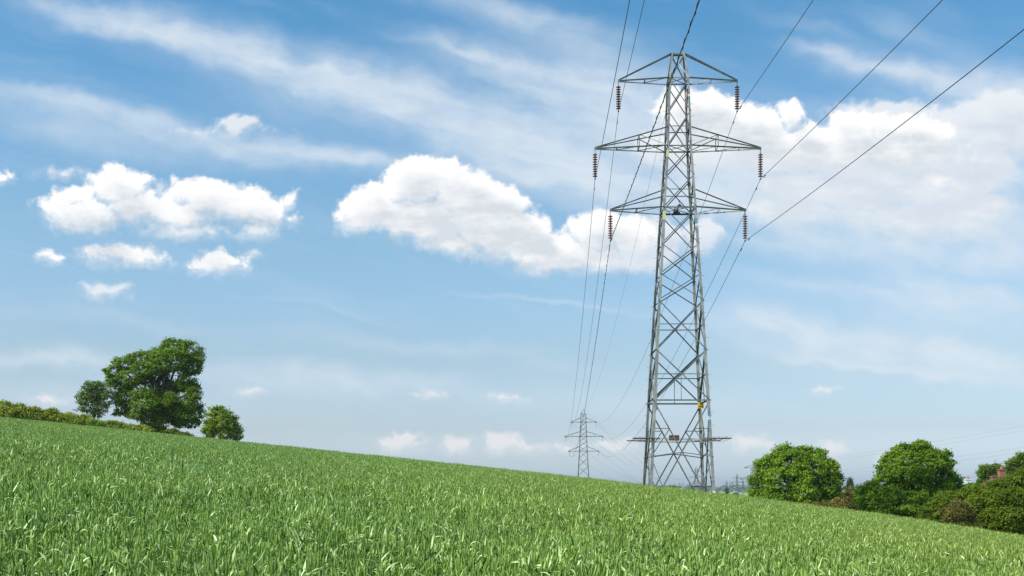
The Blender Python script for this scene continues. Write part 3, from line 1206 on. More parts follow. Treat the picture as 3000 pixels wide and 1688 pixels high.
for y0, h_, m in ((1213, 7, M_BLUE), (1220, 9, M_WHITE), (1229, 7, M_BLUE)):
    band(y0, y0 + h_, 1, -1, m)
for y0 in (457, 644):
    band(y0, y0 + 6, 1, -1, M_TEAL)
    band(y0 + 6, y0 + 14, 1, -1, M_WHITE)
    band(y0 + 14, y0 + 20, 1, -1, M_TEAL)
band(262, 267, 1, -1, M_WHITE)
band(267, 272, 1, -1, M_TEAL)
band(429, 448, -1, -1, M_PALEY)
band(612, 637, -1, -1, M_PALEY)
band(1438, 1446, 1, -1, M_WHITE)
mb = MB()
c = nearpt(2078, 1222, TY - 1.75)
mb.tube([c, c + Vector((.15, -.05, .17))], .012, 6)
pbuild(mb, 'red_rod', M_RED)
for y0, y1 in ((463.5, 471.5), (650.5, 657.5), (1220, 1228)):
    mb = MB()
    z = pz((y0 + y1) / 2, TY - 1.6)
    cc = corner(1, -1, z) + Vector((-.075, -.008, 0))
    mb.lathe(cc, [(.026, -.003), (.026, .003)], 10, (0, 1, 0))
    pbuild(mb, 'circuit_disc', M_RED)

# ---------------------------------------------------------------- dark fitting standing in the lower crossarm frame
mon = empty('line_switch', W(1982, 627, TY + .9))
tag(mon, 'dark angled switch gear with a red-brown cap in the lower crossarm', 'switch gear')
k = TY / FPX
mb = MB()
mb.box((0, 0, .05), (.42, .22, .10))
mb.box((-.14, 0, .14), (.10, .14, .12))
mb.box((.02, 0, .13), (.2, .2, .1))
mb.build('base', M_DARK, mon)
mb = MB()
mb.tube([(0, 0, .12), (.05, 0, .3), (.12, 0, .48)], [.075, .07, .065], 10)
mb.build('arm', M_DARK, mon)
mb = MB()
mb.lathe((.17, 0, .42), [(.07, -.02), (.12, .03), (.14, .08), (.12, .13), (.06, .17), (.02, .18)], 14, (.15, 0, 1))
mb.tube([(.17, 0, .56), (.17, 0, .78)], .012, 6)
mb.build('head', M_DARK, mon)
mb = MB()
for i in range(3):
    mb.lathe((.17, 0, .76 + i * .035), [(.02, -.01), (.055, 0), (.055, .01), (.02, .022)], 12)
mb.build('insulator_cap', M_DISC, mon)
mb = MB()
for i in range(3):
    mb.lathe((-.1, -.05, .30 + i * .045), [(.02, -.012), (.05, 0), (.05, .012), (.02, .025)], 12)
mb.build('post_insulator', M_POT, mon)

# ---------------------------------------------------------------- insulator strings of the near pylon


def disc_profile(r):
    return [(.030, .062), (.042, .058), (.045, .030), (.06, .022), (r * .75, .012), (r, -.012), (r, -.024), (r * .86, -.030), (r * .8, -.018), (.05, -.022), (.02, -.05)]


def insulator(loc, n=10, pitch=.1455, r=.148, label='', group=None, top=.21, name='insulator_string', fine=True):
    t = empty(name, loc)
    tag(t, label, 'insulator', group)
    mb = MB()
    for i in range(3):
        a = 0 if i % 2 == 0 else math.pi / 2
        ring = [Vector((math.cos(a) * .028 * math.cos(th), math.sin(a) * .028 * math.cos(th), -.03 - i * .05 + .036 * math.sin(th))) for th in np.linspace(0, 2 * math.pi, 9)]
        mb.tube(ring, .009, 5, caps=False)
    mb.tube([(0, 0, -.15), (0, 0, -top)], .012, 6)
    mb.build('shackle', M_CAP, t)
    z = -top - .05
    mb = MB()
    mb.lathe((0, 0, z + .035), [(.012, .07), (.03, .045), (.055, .01), (.06, -.01), (.03, -.02)], 12)
    mb.build('top_cap', M_CAP, t)
    m1 = MB()
    m1.lathe((0, 0, 0), disc_profile(r)[2:], 18)
    me1 = m1.mesh('disc', M_DISC, True)
    m2 = MB()
    m2.lathe((0, 0, 0), [(.03, .1), (.045, .085), (.047, .02), (.03, .015)], 10)
    me2 = m2.mesh('disc_cap', M_CAP)
    for i in range(n):
        d = bpy.data.objects.new('disc', me1)
        COL.objects.link(d)
        d.parent = t
        d.location = (0, 0, z - .04 - i * pitch)
        if fine and i:
            e = bpy.data.objects.new('disc_cap', me2)
            COL.objects.link(e)
            e.parent = d
    zb = z - .04 - (n - 1) * pitch - .04
    mb = MB()
    mb.tube([(0, 0, zb + .02), (0, 0, zb - .12)], .014, 6)
    mb.tube([(0, -.14, zb - .16), (0, -.05, zb - .145), (0, .05, zb - .145), (0, .14, zb - .16)], [.02, .045, .045, .02], 8)
    mb.build('clamp', M_CLAMP, t)
    return t, Vector(loc) + Vector((0, 0, zb - .145))


WHERE = {('upper', -1): 'upper left', ('upper', 1): 'upper right', ('middle', -1): 'long middle left', ('middle', 1): 'long middle right', ('lower', -1): 'lower left', ('lower', 1): 'lower right'}
ATT = {}
for key, tip in TIPS.items():
    t, a = insulator(tip, label='string of ten brown discs under the tip of the %s crossarm' % WHERE[key], group='insulator strings of the near pylon')
    ATT[key] = a

# ---------------------------------------------------------------- more distant pylons (same line and a neighbouring one)
LABELLED = []


def small_pylon(name, label, px, py_top, Y, heads, arms, peak=True, tension=False, base_z=None, rz=0.0, cat='pylon', group=None, nlev=7, lw=.14, hang=True):
    """heads: height above base; arms: list of (drop below top, half length, rise)"""
    top = W(px, py_top, Y)
    base = gz(top.x, top.y) if base_z is None else base_z
    H = top.z - base
    t = empty(name, (top.x, top.y, base), rz)
    tag(t, label, cat, group)
    zk = H - heads            # shoulder
    zl = H - arms[-1][0]
    w_top, w_low, w_base = .72, 1.15, max(1.9, 1.15 + (zl) * .058)

    def hw(z):
        return float(np.interp(z, [0, zl, zk], [w_base, w_low, w_top]))
    for sx_ in (-1, 1):
        for sy_ in (-1, 1):
            mb = MB()
            pr = None
            for z in (0, zl, zk):
                p = Vector((sx_ * hw(z), sy_ * hw(z), z))
                if pr is not None:
                    mb.angle(pr, p, (-sx_, 0, 0), (0, -sy_, 0), lw, .03)
                pr = p
            mb.angle(pr, (sx_ * .05, sy_ * .05, H), (-sx_, 0, 0), (0, -sy_, 0), lw * .8, .03)
            mb.build('leg', M_STEEL2, t)
    lev = [zk]
    z = zk
    for a in arms:
        za = H - a[0]
        m_ = max(1, int(round((z - za) / 1.5)))
        lev += [z - (z - za) * (i + 1) / m_ for i in range(m_)]
        z = za
    st = 2.0
    while z - st > .6:
        z -= st
        lev.append(z)
        st *= 1.14
    lev.append(0)
    for nrm, al in FACES:
        mb = MB()
        for z1, z0 in zip(lev[:-1], lev[1:]):
            def q(s, z):
                w = hw(z)
                return Vector((nrm[0] * w + al[0] * s * w, nrm[1] * w + al[1] * s * w, z))
            brace(mb, nrm, q(-1, z0), q(1, z1), lw * .5, .02, .02)
            brace(mb, nrm, q(1, z0), q(-1, z1), lw * .5, -.02, .02)
        for z1 in [zk] + [H - a[0] for a in arms]:
            brace(mb, nrm, q(-1, z1), q(1, z1), lw * .6, .0, .02)
        mb.build('lattice_bracing', M_STEEL2, t)
    att = {}
    for i, (drop, half, rise) in enumerate(arms):
        za = H - drop
        for s in (-1, 1):
            mb = MB()
            w = hw(za)
            wt = hw(min(za + rise, zk))
            for sy_ in (-1, 1):
                mb.angle((s * w, sy_ * w, za), (s * half, sy_ * .06, za), (0, 0, -1), (0, sy_, 0), lw * .7, .02)
                mb.angle((s * wt, sy_ * wt, za + rise), (s * half, sy_ * .05, za + .08), (0, 0, -1), (0, sy_, 0), lw * .6, .02)
                if i == 1:
                    f = .5
                    mb.angle((s * (w + (half - w) * f), sy_ * w * .5, za), (s * (w + (half - w) * f), sy_ * w * .5, za + rise * .5), (0, 0, -1), (s, 0, 0), lw * .4, .02)
            mb.build('crossarm', M_STEEL2, t)
            att[i, s] = Vector((top.x, top.y, base)) + Matrix.Rotation(rz, 3, 'Z') @ Vector((s * half, 0, za - .05))
    att['top'] = Vector((top.x, top.y, base + H))
    return t, att


def span(name, p, q, sag, r, m, label, group, n=48, dampers=()):
    p, q = Vector(p), Vector(q)
    pts = [p.lerp(q, i / n) - Vector((0, 0, 4 * sag * (i / n) * (1 - i / n))) for i in range(n + 1)]
    mb = MB()
    mb.tube(pts, r, 6)
    o = mb.build(name, m, None, True)
    tag(o, label, 'overhead wire', group)
    L = (q - p).length
    for dist in dampers:
        f = dist / L if dist > 0 else 1 + dist / L
        c = p.lerp(q, f) - Vector((0, 0, 4 * sag * f * (1 - f)))
        d = (q - p).normalized()
        mb = MB()
        mb.tube([c, c - Vector((0, 0, .07))], .012, 5)
        mb.tube([c - d * .2 - Vector((0, 0, .075)), c + d * .2 - Vector((0, 0, .075))], .006, 5)
        for s in (-1, 1):
            mb.tube([c + d * s * .13 - Vector((0, 0, .078)), c + d * s * .25 - Vector((0, 0, .078))], [.034, .024], 8)
        mb.build('vibration_damper', M_CLAMP, o)
    return o


ARMS2 = [(226 - 188, 3.65, 1.25), (0, 5.15, 1.4), (0, 4.1, 1.3)]
k2 = 324 / FPX
t2, A2 = small_pylon('angle_pylon', 'slim grey angle pylon standing beyond the field crest, left of the near pylon', 1709, 1198.5, 324,
                     1.35, [(38 * k2, 3.35, 1.2), (80 * k2, 5.15, 1.35), (123 * k2, 4.05, 1.3)], rz=R(-6))
# strain insulators and jumpers on the angle pylon


def strain(p, to, label, group):
    d = (Vector(to) - Vector(p)).normalized()
    t = empty('strain_insulator', p)
    tag(t, label, 'insulator', group)
    mb = MB()
    for i in range(10):
        mb.lathe(d * (.35 + i * .145), [(.05, -.04), (.14, -.02), (.14, .02), (.05, .05)], 8, d)
    mb.build('disc_stack', M_DISC, t)
    mb = MB()
    mb.tube([Vector((0, 0, 0)), d * .32], .02, 5)
    mb.tube([d * 1.7, d * 2.05], .03, 5)
    mb.build('fitting', M_CLAMP, t)
    return Vector(p) + d * 2.0


P3 = (2040, 1367, 785)
t3, A3 = small_pylon('suspension_pylon', 'faint far pylon seen between the right legs of the near pylon', *P3, 1.3, [(3.2, 3.6, 1.2), (7.4, 5.1, 1.3), (11.5, 4.1, 1.2)], lw=.2, rz=R(-20))
P4 = (2208, 1359, 408)
t4, A4 = small_pylon('tension_pylon', 'lattice pylon half hidden by the left edge of the round tree', *P4, 1.4, [(12 * .12, 3.6, 1.0), (45 * .12, 5.3, 1.2), (76 * .12, 4.2, 1.2)], rz=R(14))
names = ['upper', 'middle', 'lower']
side = {-1: 'left', 1: 'right'}

# slopes measured for the span that passes over the photographer
KX = {('upper', -1): -.036, ('middle', -1): -.036, ('lower', -1): -.0354, ('upper', 1): -.031, ('middle', 1): -.0275, ('lower', 1): -.0256}
L0 = 320.0
for i, nm in enumerate(names):
    for s in (-1, 1):
        a = ATT[nm, s]
        back = Vector((a.x + KX[nm, s] * L0, a.y - L0, a.z))
        span('conductor', a, back, 7.2, .0155 if s < 0 else .0165, M_WIRE, 'wire climbing overhead from the %s insulator string of the near pylon' % WHERE[nm, s].replace('long ', ''),
             'wires passing overhead', 120, (1.35,))
        fwd = strain(A2[i, s], a, 'dark insulator string toward the camera on the %s %s arm, small pylon' % (names[i], side[s]), 'insulator strings of the angle pylon')
        span('conductor', a, fwd, 6.0, .0155, M_WIRE, 'wire running from the %s insulator string away to the small pylon' % WHERE[nm, s].replace('long ', ''),
             'wires running on to the angle pylon', 80, (1.45,))
        g3 = A3[i, s] - Vector((0, 0, 2))
        fw3 = strain(A2[i, s], g3, 'dark insulator string pointing away on the %s %s arm, small pylon' % (names[i], side[s]), 'insulator strings of the angle pylon')
        span('conductor', fw3, g3, 9, .02, M_WIRE, 'faint wire falling to the right from the %s %s arm of the small pylon' % (names[i], side[s]), 'wires beyond the angle pylon', 40)
        # jumper loop
        mid = (fwd + fw3) / 2 - Vector((0, 0, 1.5))
        mb = MB()
        pts = [fwd.lerp(mid, f) - Vector((0, 0, .9 * f * (1 - f))) for f in np.linspace(0, 1, 7)] + [mid.lerp(fw3, f) - Vector((0, 0, .9 * f * (1 - f))) for f in np.linspace(0, 1, 7)][1:]
        mb.tube(pts, .02, 5)
        o = mb.build('jumper_wire', M_WIRE)
        tag(o, 'wire loop hanging below the %s %s arm of the small pylon' % (names[i], side[s]), 'overhead wire', 'jumper loops')
pk = Vector((TX, TY, EYE + PEAK_Z - .3))
span('earth_wire', pk, (pk.x - .031 * L0, pk.y - L0, pk.z), 6.3, .009, M_EARTH, 'thin wire climbing from the very peak of the near pylon', 'earth wires', 120)
span('earth_wire', pk, A2['top'], 5.0, .009, M_EARTH, 'thin wire from the near pylon peak to the tip of the small pylon', 'earth wires', 80)
span('earth_wire', A2['top'], A3['top'], 7.5, .014, M_EARTH, 'thin wire from the tip of the small pylon down to the far one', 'earth wires', 40)
# the fibre cable wound around the lower left conductor
a = ATT['lower', -1]
mb = MB()
bk = Vector((a.x + KX['lower', -1] * L0, a.y - L0, a.z))
for (q_, sg, n, reach) in ((bk, 7.2, 420, .26), (Vector(A2[2, -1]), 6.0, 700, .8)):
    pts = []
    d = (q_ - a).normalized()
    sd_ = d.cross(Vector((0, 0, 1))).normalized()
    for i in range(n + 1):
        f = reach * i / n
        c = a.lerp(q_, f) - Vector((0, 0, 4 * sg * f * (1 - f)))
        th = i * .9
        pts.append(c + (sd_ * math.cos(th) + sd_.cross(d) * math.sin(th)) * .024)
    mb.tube(pts, .010, 4)
o = mb.build('wrapped_cable', M_EARTH)
tag(o, 'dark cable wound in a spiral around the lower left wire', 'overhead wire', 'earth wires')

# neighbouring line running off to the right
for i in range(3):
    for s in (-1, 1):
        p = A4[i, s]
        q = Vector((150 + s * 2.5, 150 - s * 2, EYE + [25.5, 19.5, 12.5][i]))
        st = strain(p, q, 'insulator string on the %s %s arm of the pylon beside the round tree' % (names[i], side[s]), 'insulator strings of the tension pylon')
        if i < 3 and not (i == 2 and s == 1):
            span('conductor', st, q, 3.0, .011, M_WIRE, 'faint wire low on the right, %s one of the %s pair' % ('nearer' if s < 0 else 'farther', names[i]), 'faint wires at the right edge', 40)
# the far row
FAR = [(2129, 1407, 1500, 'second', 3.2), (2159, 1387, 1200, 'tallest', 3.2), (2177, 1403, 1450, 'third', 3.2), (1991, 1413, 2300, 'first', 3.2), (1964, 1416, 2700, 'leftmost', 3.2)]
LBL = {2129: 'tiny hazy pylon just right of the near pylon, leftmost of three', 2159: 'tiny hazy pylon between near pylon and round tree, tallest of three',
       2177: 'tiny hazy pylon left of the pylon beside the round tree', 1991: 'tiny hazy pylon on the horizon, right one between the near pylon legs', 1964: 'tiny hazy pylon on the horizon, left one between the near pylon legs'}
for px, py, Y, _, _ in FAR:
    Ht = W(px, py, Y).z - gz(W(px, py, Y).x, Y)
    small_pylon('distant_pylon', LBL[px], px, py, Y, 2.5, [(Ht * .14, 5, 1.5), (Ht * .27, 7.5, 1.6), (Ht * .4, 6, 1.6)], lw=.30, group='pylons on the horizon')

# ---------------------------------------------------------------- trees, bushes and hedges
M_OAK = leafmat('elm_leaf', (0.071, 0.140, 0.014), (0.247, 0.393, 0.032), None, .34, .5)
M_GREYL = leafmat('thorn_leaf', (0.074, 0.136, 0.030), (0.213, 0.302, 0.070), None, .25, .5)
M_MAPLE = leafmat('young_maple_leaf', (0.089, 0.172, 0.010), (0.324, 0.437, 0.033), None, .35, .6)
M_HEDGE = leafmat('hedge_leaf', (0.129, 0.184, 0.013), (0.430, 0.500, 0.040), None, .3, .35)
M_FRESH = leafmat('ash_leaf', (0.086, 0.183, 0.015), (0.363, 0.526, 0.047), None, .42, .6)
M_FRESH2 = leafmat('sycamore_leaf', (0.070, 0.150, 0.013), (0.283, 0.439, 0.034), None, .38, .6)
M_DARKG = leafmat('hawthorn_leaf', (0.061, 0.120, 0.009), (0.228, 0.307, 0.022), None, .36, .6)
M_BROWN = leafmat('brown_hedge_leaf', (0.081, 0.081, 0.018), (0.263, 0.230, 0.055), (.24, .155, .07), .25, .5)
M_FAR = leafmat('distant_leaf', (.030, .060, .022), (.070, .125, .040), None, .1, .02)


def unit(v):
    return v / np.maximum(np.linalg.norm(v, axis=-1, keepdims=True), 1e-9)


def crown_mesh(name, blobs, n, size, m, seed, clump=16, spread=1.0, ragged=.16, inner=.15, droop=0.0, lobes=6, voids=0):
    """blobs: (x, y, z, rx, ry, rz) metres. Leaves sit in small sprays that fill the outer part of every blob."""
    r = np.random.default_rng(seed)
    B = np.array(blobs, float)
    kids = []
    for b in B:
        for _k in range(lobes):
            v = unit(r.normal(size=3) + np.array([0, -.25, .25]))
            f = r.uniform(.30, .48)
            kids.append(np.concatenate([b[:3] + v * b[3:] * r.uniform(.72, .92), b[3:] * f * r.uniform(.85, 1.2, 3)]))
    if kids:
        B = np.concatenate([B * np.array([1, 1, 1, .93, .93, .93]), np.array(kids)])
    area = (B[:, 3] * B[:, 5] + B[:, 3] * B[:, 4] + B[:, 4] * B[:, 5])
    nc = n // clump
    bi = r.choice(len(B), nc, p=area / area.sum())
    d = unit(r.normal(size=(nc, 3)))
    rad = 1 - np.abs(r.normal(0, ragged, nc))
    rad = np.where(r.random(nc) < inner, r.uniform(.35, .9, nc), rad)
    # lumps on each blob: sprays gather on knobs
    ph = (bi * 12.9898)[:, None] + d * 4.5
    lump = (np.sin(ph[:, 0] * 1.7 + ph[:, 1]) * np.sin(ph[:, 1] * 1.9 + ph[:, 2]) * np.sin(ph[:, 2] * 1.5 + ph[:, 0]))
    rad = rad * (1 + .14 * lump) + np.where(r.random(nc) < .10, r.uniform(0, .20, nc), 0)
    c = B[bi, :3] + d * B[bi, 3:] * rad[:, None]
    # drop most of those buried in another blob
    deep = np.zeros(nc)
    for b in B:
        q = np.linalg.norm((c - b[:3]) / b[3:], axis=1)
        deep = np.maximum(deep, (q < .70))
    keep = (deep == 0) | (r.random(nc) < .15)
    for _k in range(voids):
        b = B[r.integers(0, len(blobs))]
        v0 = b[:3] + unit(r.normal(size=3) + np.array([0, -.6, 0])) * b[3:] * r.uniform(.4, .9)
        vr = b[3:].mean() * r.uniform(.22, .42)
        keep &= (np.linalg.norm((c - v0) * np.array([1, .35, 1.1]), axis=1) > vr) | (r.random(nc) < .18)
    c, d = c[keep], d[keep]
    nc = len(c)
    out = unit(d * np.array([1, 1, 1]) + np.array([0, 0, .35]))
    ctint = r.random(nc)
    L = size * 1.35 * spread
    off = r.normal(0, 1, (nc, clump, 3)) * L * np.array([1, 1, .62])
    off[..., 2] -= droop * np.linalg.norm(off[..., :2], axis=-1)
    p = (c[:, None, :] + off).reshape(-1, 3)
    nrm = unit(out[:, None, :] * .75 + np.array([0, 0, .45]) + r.normal(0, .60, (nc, clump, 3))).reshape(-1, 3)
    N = len(p)
    t1 = unit(np.cross(nrm, unit(r.normal(size=(N, 3)))))
    t2 = np.cross(nrm, t1)
    s = (size * r.uniform(.6, 1.25, N))[:, None]
    tip = p + t1 * s * 1.1
    a = p - t1 * s * .9
    l = p + t2 * s * .55 + nrm * s * .12
    rr = p - t2 * s * .55 + nrm * s * .12
    V = np.stack([a, l, tip, rr], 1).reshape(-1, 3)
    Q = np.arange(N * 4).reshape(-1, 4)
    tint = np.clip(np.repeat(ctint, clump) * .5 + r.random(N) * .5, 0, 1)
    return np_mesh(name, V, Q, [m], np.repeat(tint, 4))


def plant(name, label, cat, cx, base_py, Y, blobs_px, n, size, m, seed, trunk=None, thick=.3, depth=.8, group=None, stems=None, base_z=None, parts=('trunk', 'crown'), **kw):
    """blobs_px: ellipses (px, py, rx, ry[, forward]) in photo pixels; forward in metres towards the camera"""
    k = Y / FPX
    X = (cx - 1500) * k
    bz = gz(X, Y) if base_z is None else base_z
    t = empty(name, (X, Y, bz))
    tag(t, label, cat, group)
    r_ = random.Random(seed)
    blobs = []
    for b in blobs_px:
        px, py, rx, ry = b[:4]
        p = W(px, py, Y)
        ryy = (rx + ry) / 2 * k * depth
        fw = b[4] if len(b) > 4 else r_.uniform(-.45, .45) * ryy
        f = (Y - fw) / Y
        blobs.append(((p.x * f - X), -fw, (p.z - EYE) * f + EYE - bz, rx * k, ryy, ry * k))
    me = crown_mesh(parts[1], blobs, n, size, m, seed, **kw)
    o = bpy.data.objects.new(parts[1], me)
    COL.objects.link(o)
    o.parent = t
    if trunk is not None:
        mb = MB()
        tx, tz = (trunk[0] - cx) * k, (HZ - trunk[1]) * k + EYE - bz   # fork point
        fork = Vector((tx, 0, tz))
        pts = [Vector((0, 0, -.3)), Vector((tx * .15, .02, tz * .3)), Vector((tx * .5, -.03, tz * .65)), fork]
        mb.tube(pts, [thick * 1.35, thick, thick * .85, thick * .72], 12)
        for b in blobs:
            c = Vector(b[:3])
            if c.z < tz * .7:
                continue
            mid = fork.lerp(c, .5) + Vector((r_.uniform(-.2, .2), r_.uniform(-.2, .2), .12 * (c - fork).length))
            th = thick * r_.uniform(.28, .5)
            mb.tube([fork + Vector((0, 0, -.1)), fork.lerp(mid, .5) + Vector((0, 0, .1)), mid, c], [th, th * .8, th * .6, th * .22], 7)
            for _q in range(4):
                e = c + Vector((r_.uniform(-1, 1) * b[3], r_.uniform(-1, 1) * b[4], r_.uniform(-.4, 1) * b[5])) * .8
                mb.tube([mid.lerp(c, r_.uniform(.2, .8)), mid.lerp(e, .6), e], [th * .35, th * .22, th * .08], 5)
        mb.build(parts[0], M_BARK, t, True)
    else:
        mb = MB()
        for b in blobs:
            for _q in range(3):
                x = b[0] + r_.uniform(-.5, .5) * b[3]
                y = b[1] + r_.uniform(-.5, .5) * b[4]
                g0 = gz(X + x, Y + y) - bz - .2
                e = Vector((b[0] + r_.uniform(-.4, .4) * b[3], b[1] + r_.uniform(-.4, .4) * b[4], b[2] + r_.uniform(-.2, .4) * b[5]))
                if e.z < g0 + .3:
                    continue
                mb.tube([Vector((x, y, g0)), Vector((x, y, g0)).lerp(e, .5) + Vector((.05, 0, .1)), e], [.03, .02, .008], 5)
        if mb.v:
            mb.build('stem', M_BARK, t, True)
    return t


def Z6(l):    # survey units of the left-hand group -> photo pixels
    return [(a[0] / 3.389, a[1] / 3.389 + 960, a[2] / 3.389, a[3] / 3.389) + tuple(a[4:]) for a in l]


def Z8(l):    # survey units of the right-hand group
    return [(a[0] / 3.1415 + 2180, a[1] / 3.1415 + 1240, a[2] / 3.1415, a[3] / 3.1415) + tuple(a[4:]) for a in l]


YL = 146
plant('broadleaf_tree', 'big dark green spreading tree, tallest of the three on the left skyline', 'tree', 463, 1275, YL, Z6([
    (1720, 180, 110, 70), (1890, 215, 115, 85), (1960, 300, 70, 90), (1560, 265, 130, 75), (1400, 300, 130, 75), (1260, 360, 120, 75), (1130, 440, 85, 80), (1110, 530, 65, 55),
    (1700, 330, 200, 110, .8), (1480, 400, 170, 80, 1.2), (1900, 390, 100, 85), (1290, 500, 130, 80, 1.0), (1450, 520, 110, 55, -.8), (1240, 590, 90, 60),
    (1225, 700, 75, 85), (1190, 800, 55, 75, .5), (1280, 830, 40, 60, -.5), (1440, 640, 110, 65, 1.6), (1430, 740, 140, 95, 2.3), (1390, 850, 95, 60, 1.8),
    (1850, 540, 105, 90), (1930, 640, 70, 90), (1880, 740, 90, 90, 1.2), (1700, 720, 70, 70, 2.0), (1960, 850, 75, 90), (1850, 870, 100, 80, 1.0), (1700, 600, 110, 80, -1.5), (1690, 850, 120, 110, -1.0),
    (1620, 560, 90, 60, -1.2), (1600, 660, 80, 70, -.4), (1560, 780, 90, 80, -.8), (1640, 470, 60, 40, -1.6), (1510, 900, 120, 95, .6), (1540, 1000, 75, 55), (1600, 930, 90, 90, .8), (1740, 800, 110, 80, .5), (1640, 700, 80, 70, .6), (1900, 950, 80, 45), (1780, 950, 90, 45, -.5)]), 78000, .15, M_OAK, 1,
    trunk=(466, 1215), thick=.55, depth=.85, droop=.12, ragged=.13, voids=9)
plant('thorn_tree', 'small grey-green round tree at the left of the big dark tree', 'tree', 272, 1250, YL - 1, Z6([
    (890, 590, 80, 50), (990, 575, 65, 45), (930, 660, 150, 90), (830, 710, 90, 70), (1060, 690, 85, 95), (900, 780, 120, 70), (1000, 800, 80, 60), (940, 850, 80, 45)]), 17000, .12, M_GREYL, 2,
    trunk=(275, 1225), thick=.2, ragged=.24, clump=12, voids=8)
plant('maple_tree', 'small yellow-green leafy tree at the right of the big dark tree', 'tree', 648, 1290, YL - 4, Z6([
    (2180, 840, 90, 55), (2100, 900, 80, 70), (2260, 920, 90, 70), (2190, 960, 130, 80, .6), (2090, 1000, 70, 60), (2310, 1010, 75, 65), (2220, 1060, 120, 60, .4), (2350, 1080, 55, 40), (2070, 1070, 45, 40)]), 15000, .15, M_MAPLE, 3,
    trunk=(648, 1262), thick=.18, ragged=.22, clump=12, voids=12)
plant('hedge', 'long low yellow-green hedge along the field edge from the left margin to the big tree', 'hedge', 230, 1240, YL - 6, Z6([
    (-60, 800, 100, 90), (30, 810, 95, 80), (120, 850, 70, 70), (210, 830, 95, 75), (310, 860, 80, 70), (420, 880, 80, 65), (520, 880, 70, 70), (620, 910, 80, 60), (720, 910, 85, 60), (820, 930, 80, 60),
    (900, 950, 60, 50), (1080, 975, 80, 50), (1180, 985, 80, 45), (1280, 1000, 90, 40), (1390, 1010, 90, 42), (1470, 1030, 60, 32), (350, 810, 50, 26), (530, 835, 50, 24), (70, 850, 110, 60), (260, 860, 110, 55), (370, 880, 110, 55), (470, 895, 100, 50), (570, 905, 100, 50), (670, 920, 100, 50), (770, 935, 100, 45), (1130, 990, 110, 40), (1340, 1015, 110, 34)]), 52000, .11, M_HEDGE, 4, ragged=.12, lobes=3, parts=('stem', 'foliage'))
plant('elder_bush', 'pale flowering bush in the hedge below the grey-green tree', 'bush', 290, 1250, YL - 8, Z6([(930, 955, 65, 45), (1000, 975, 45, 35)]), 3500, .11, M_FRESH, 5, parts=('stem', 'foliage'))
plant('low_bush', 'low dark bush on the crest under the right side of the big tree', 'bush', 535, 1278, YL - 5, Z6([(1700, 1045, 90, 32), (1800, 1062, 70, 26), (1870, 1082, 45, 18)]), 6000, .10, M_DARKG, 6, parts=('stem', 'foliage'))

# right-hand side
plant('ash_tree', 'round bright green tree just right of the near pylon', 'tree', 2335, 1480, 92, Z8([
    (460, 285, 90, 60), (500, 330, 120, 70, .4),     (370, 275, 110, 60), (560, 275, 110, 55), (680, 300, 80, 60), (260, 350, 100, 70), (170, 420, 85, 75), (450, 370, 150, 90, .8), (650, 400, 120, 90, .8), (790, 420, 90, 85), (860, 500, 50, 55),
    (130, 520, 80, 75), (280, 500, 120, 90, 1.0), (520, 520, 130, 85, 1.2), (760, 560, 110, 90, .6), (160, 640, 100, 60), (330, 640, 130, 80, 1.4), (560, 660, 140, 85, 1.5), (800, 660, 110, 80), (500, 740, 180, 50, 1.0), (250, 700, 110, 40), (720, 735, 110, 50, .5), (850, 720, 80, 50, -.5), (640, 760, 90, 35, -1.5), (640, 740, 90, 40, .2)]), 60000, .105, M_FRESH, 10,
    trunk=(2330, 1430), thick=.28, ragged=.17, clump=12, voids=34)
plant('brown_hedge', 'low reddish-brown hedge between the two round trees', 'hedge', 2500, 1490, 86, Z8([
    (990, 640, 75, 45), (950, 700, 70, 50), (900, 760, 110, 45), (1010, 790, 80, 45), (780, 770, 80, 34), (690, 760, 70, 34), (620, 750, 60, 30), (860, 740, 70, 45, -1.0), (940, 740, 70, 45, -1.5), (800, 740, 60, 35, -1.5)]), 13000, .07, M_BROWN, 11, ragged=.25, parts=('stem', 'foliage'))
plant('sycamore_tree', 'tall rounded green tree, second to the right of the near pylon', 'tree', 2680, 1530, 84, Z8([
    (1450, 255, 90, 55), (1620, 240, 100, 65), (1750, 290, 90, 65), (1350, 350, 100, 75), (1520, 350, 130, 90, .8), (1700, 370, 130, 90, .9), (1850, 370, 75, 70), (1290, 440, 70, 60), (1420, 470, 120, 75, 1.1),
    (1620, 480, 140, 90, 1.4), (1830, 480, 110, 90, .6), (1930, 540, 60, 60), (1380, 570, 100, 60, -.5), (1560, 600, 150, 75, 1.2), (1770, 600, 130, 75, .9), (1900, 620, 80, 60), (1960, 600, 50, 50), (1250, 500, 60, 40), (1780, 690, 140, 70, 1.0), (1650, 680, 120, 70, 1.4), (1620, 215, 50, 35), (1850, 300, 50, 40)]), 62000, .10, M_FRESH2, 12,
    trunk=(2680, 1455), thick=.26, ragged=.20, clump=12, voids=30)
plant('hawthorn_bush', 'broad mid-green bush under the left side of the tall rounded tree', 'bush', 2590, 1510, 80, Z8([
    (1190, 590, 75, 55), (1110, 650, 85, 65), (1250, 670, 120, 80, .8), (1140, 740, 110, 70, .6), (1380, 700, 120, 75, 1.0), (1280, 790, 120, 70, 1.0), (1480, 800, 130, 70, 1.2), (1520, 700, 110, 70, .8), (1640, 740, 100, 80, .4)]), 38000, .085, M_FRESH2, 13, ragged=.18, parts=('stem', 'foliage'), clump=12)
plant('green_bush', 'fresh green bush right of the tall rounded tree, beside the brown one', 'bush', 2745, 1530, 76, Z8([
    (1840, 690, 90, 55), (1880, 760, 80, 60, -.5), (1760, 780, 110, 75), (1830, 850, 100, 70, .6), (1700, 860, 80, 50), (1740, 930, 60, 30)]), 18000, .075, M_DARKG, 14, ragged=.18, parts=('stem', 'foliage'), clump=12)
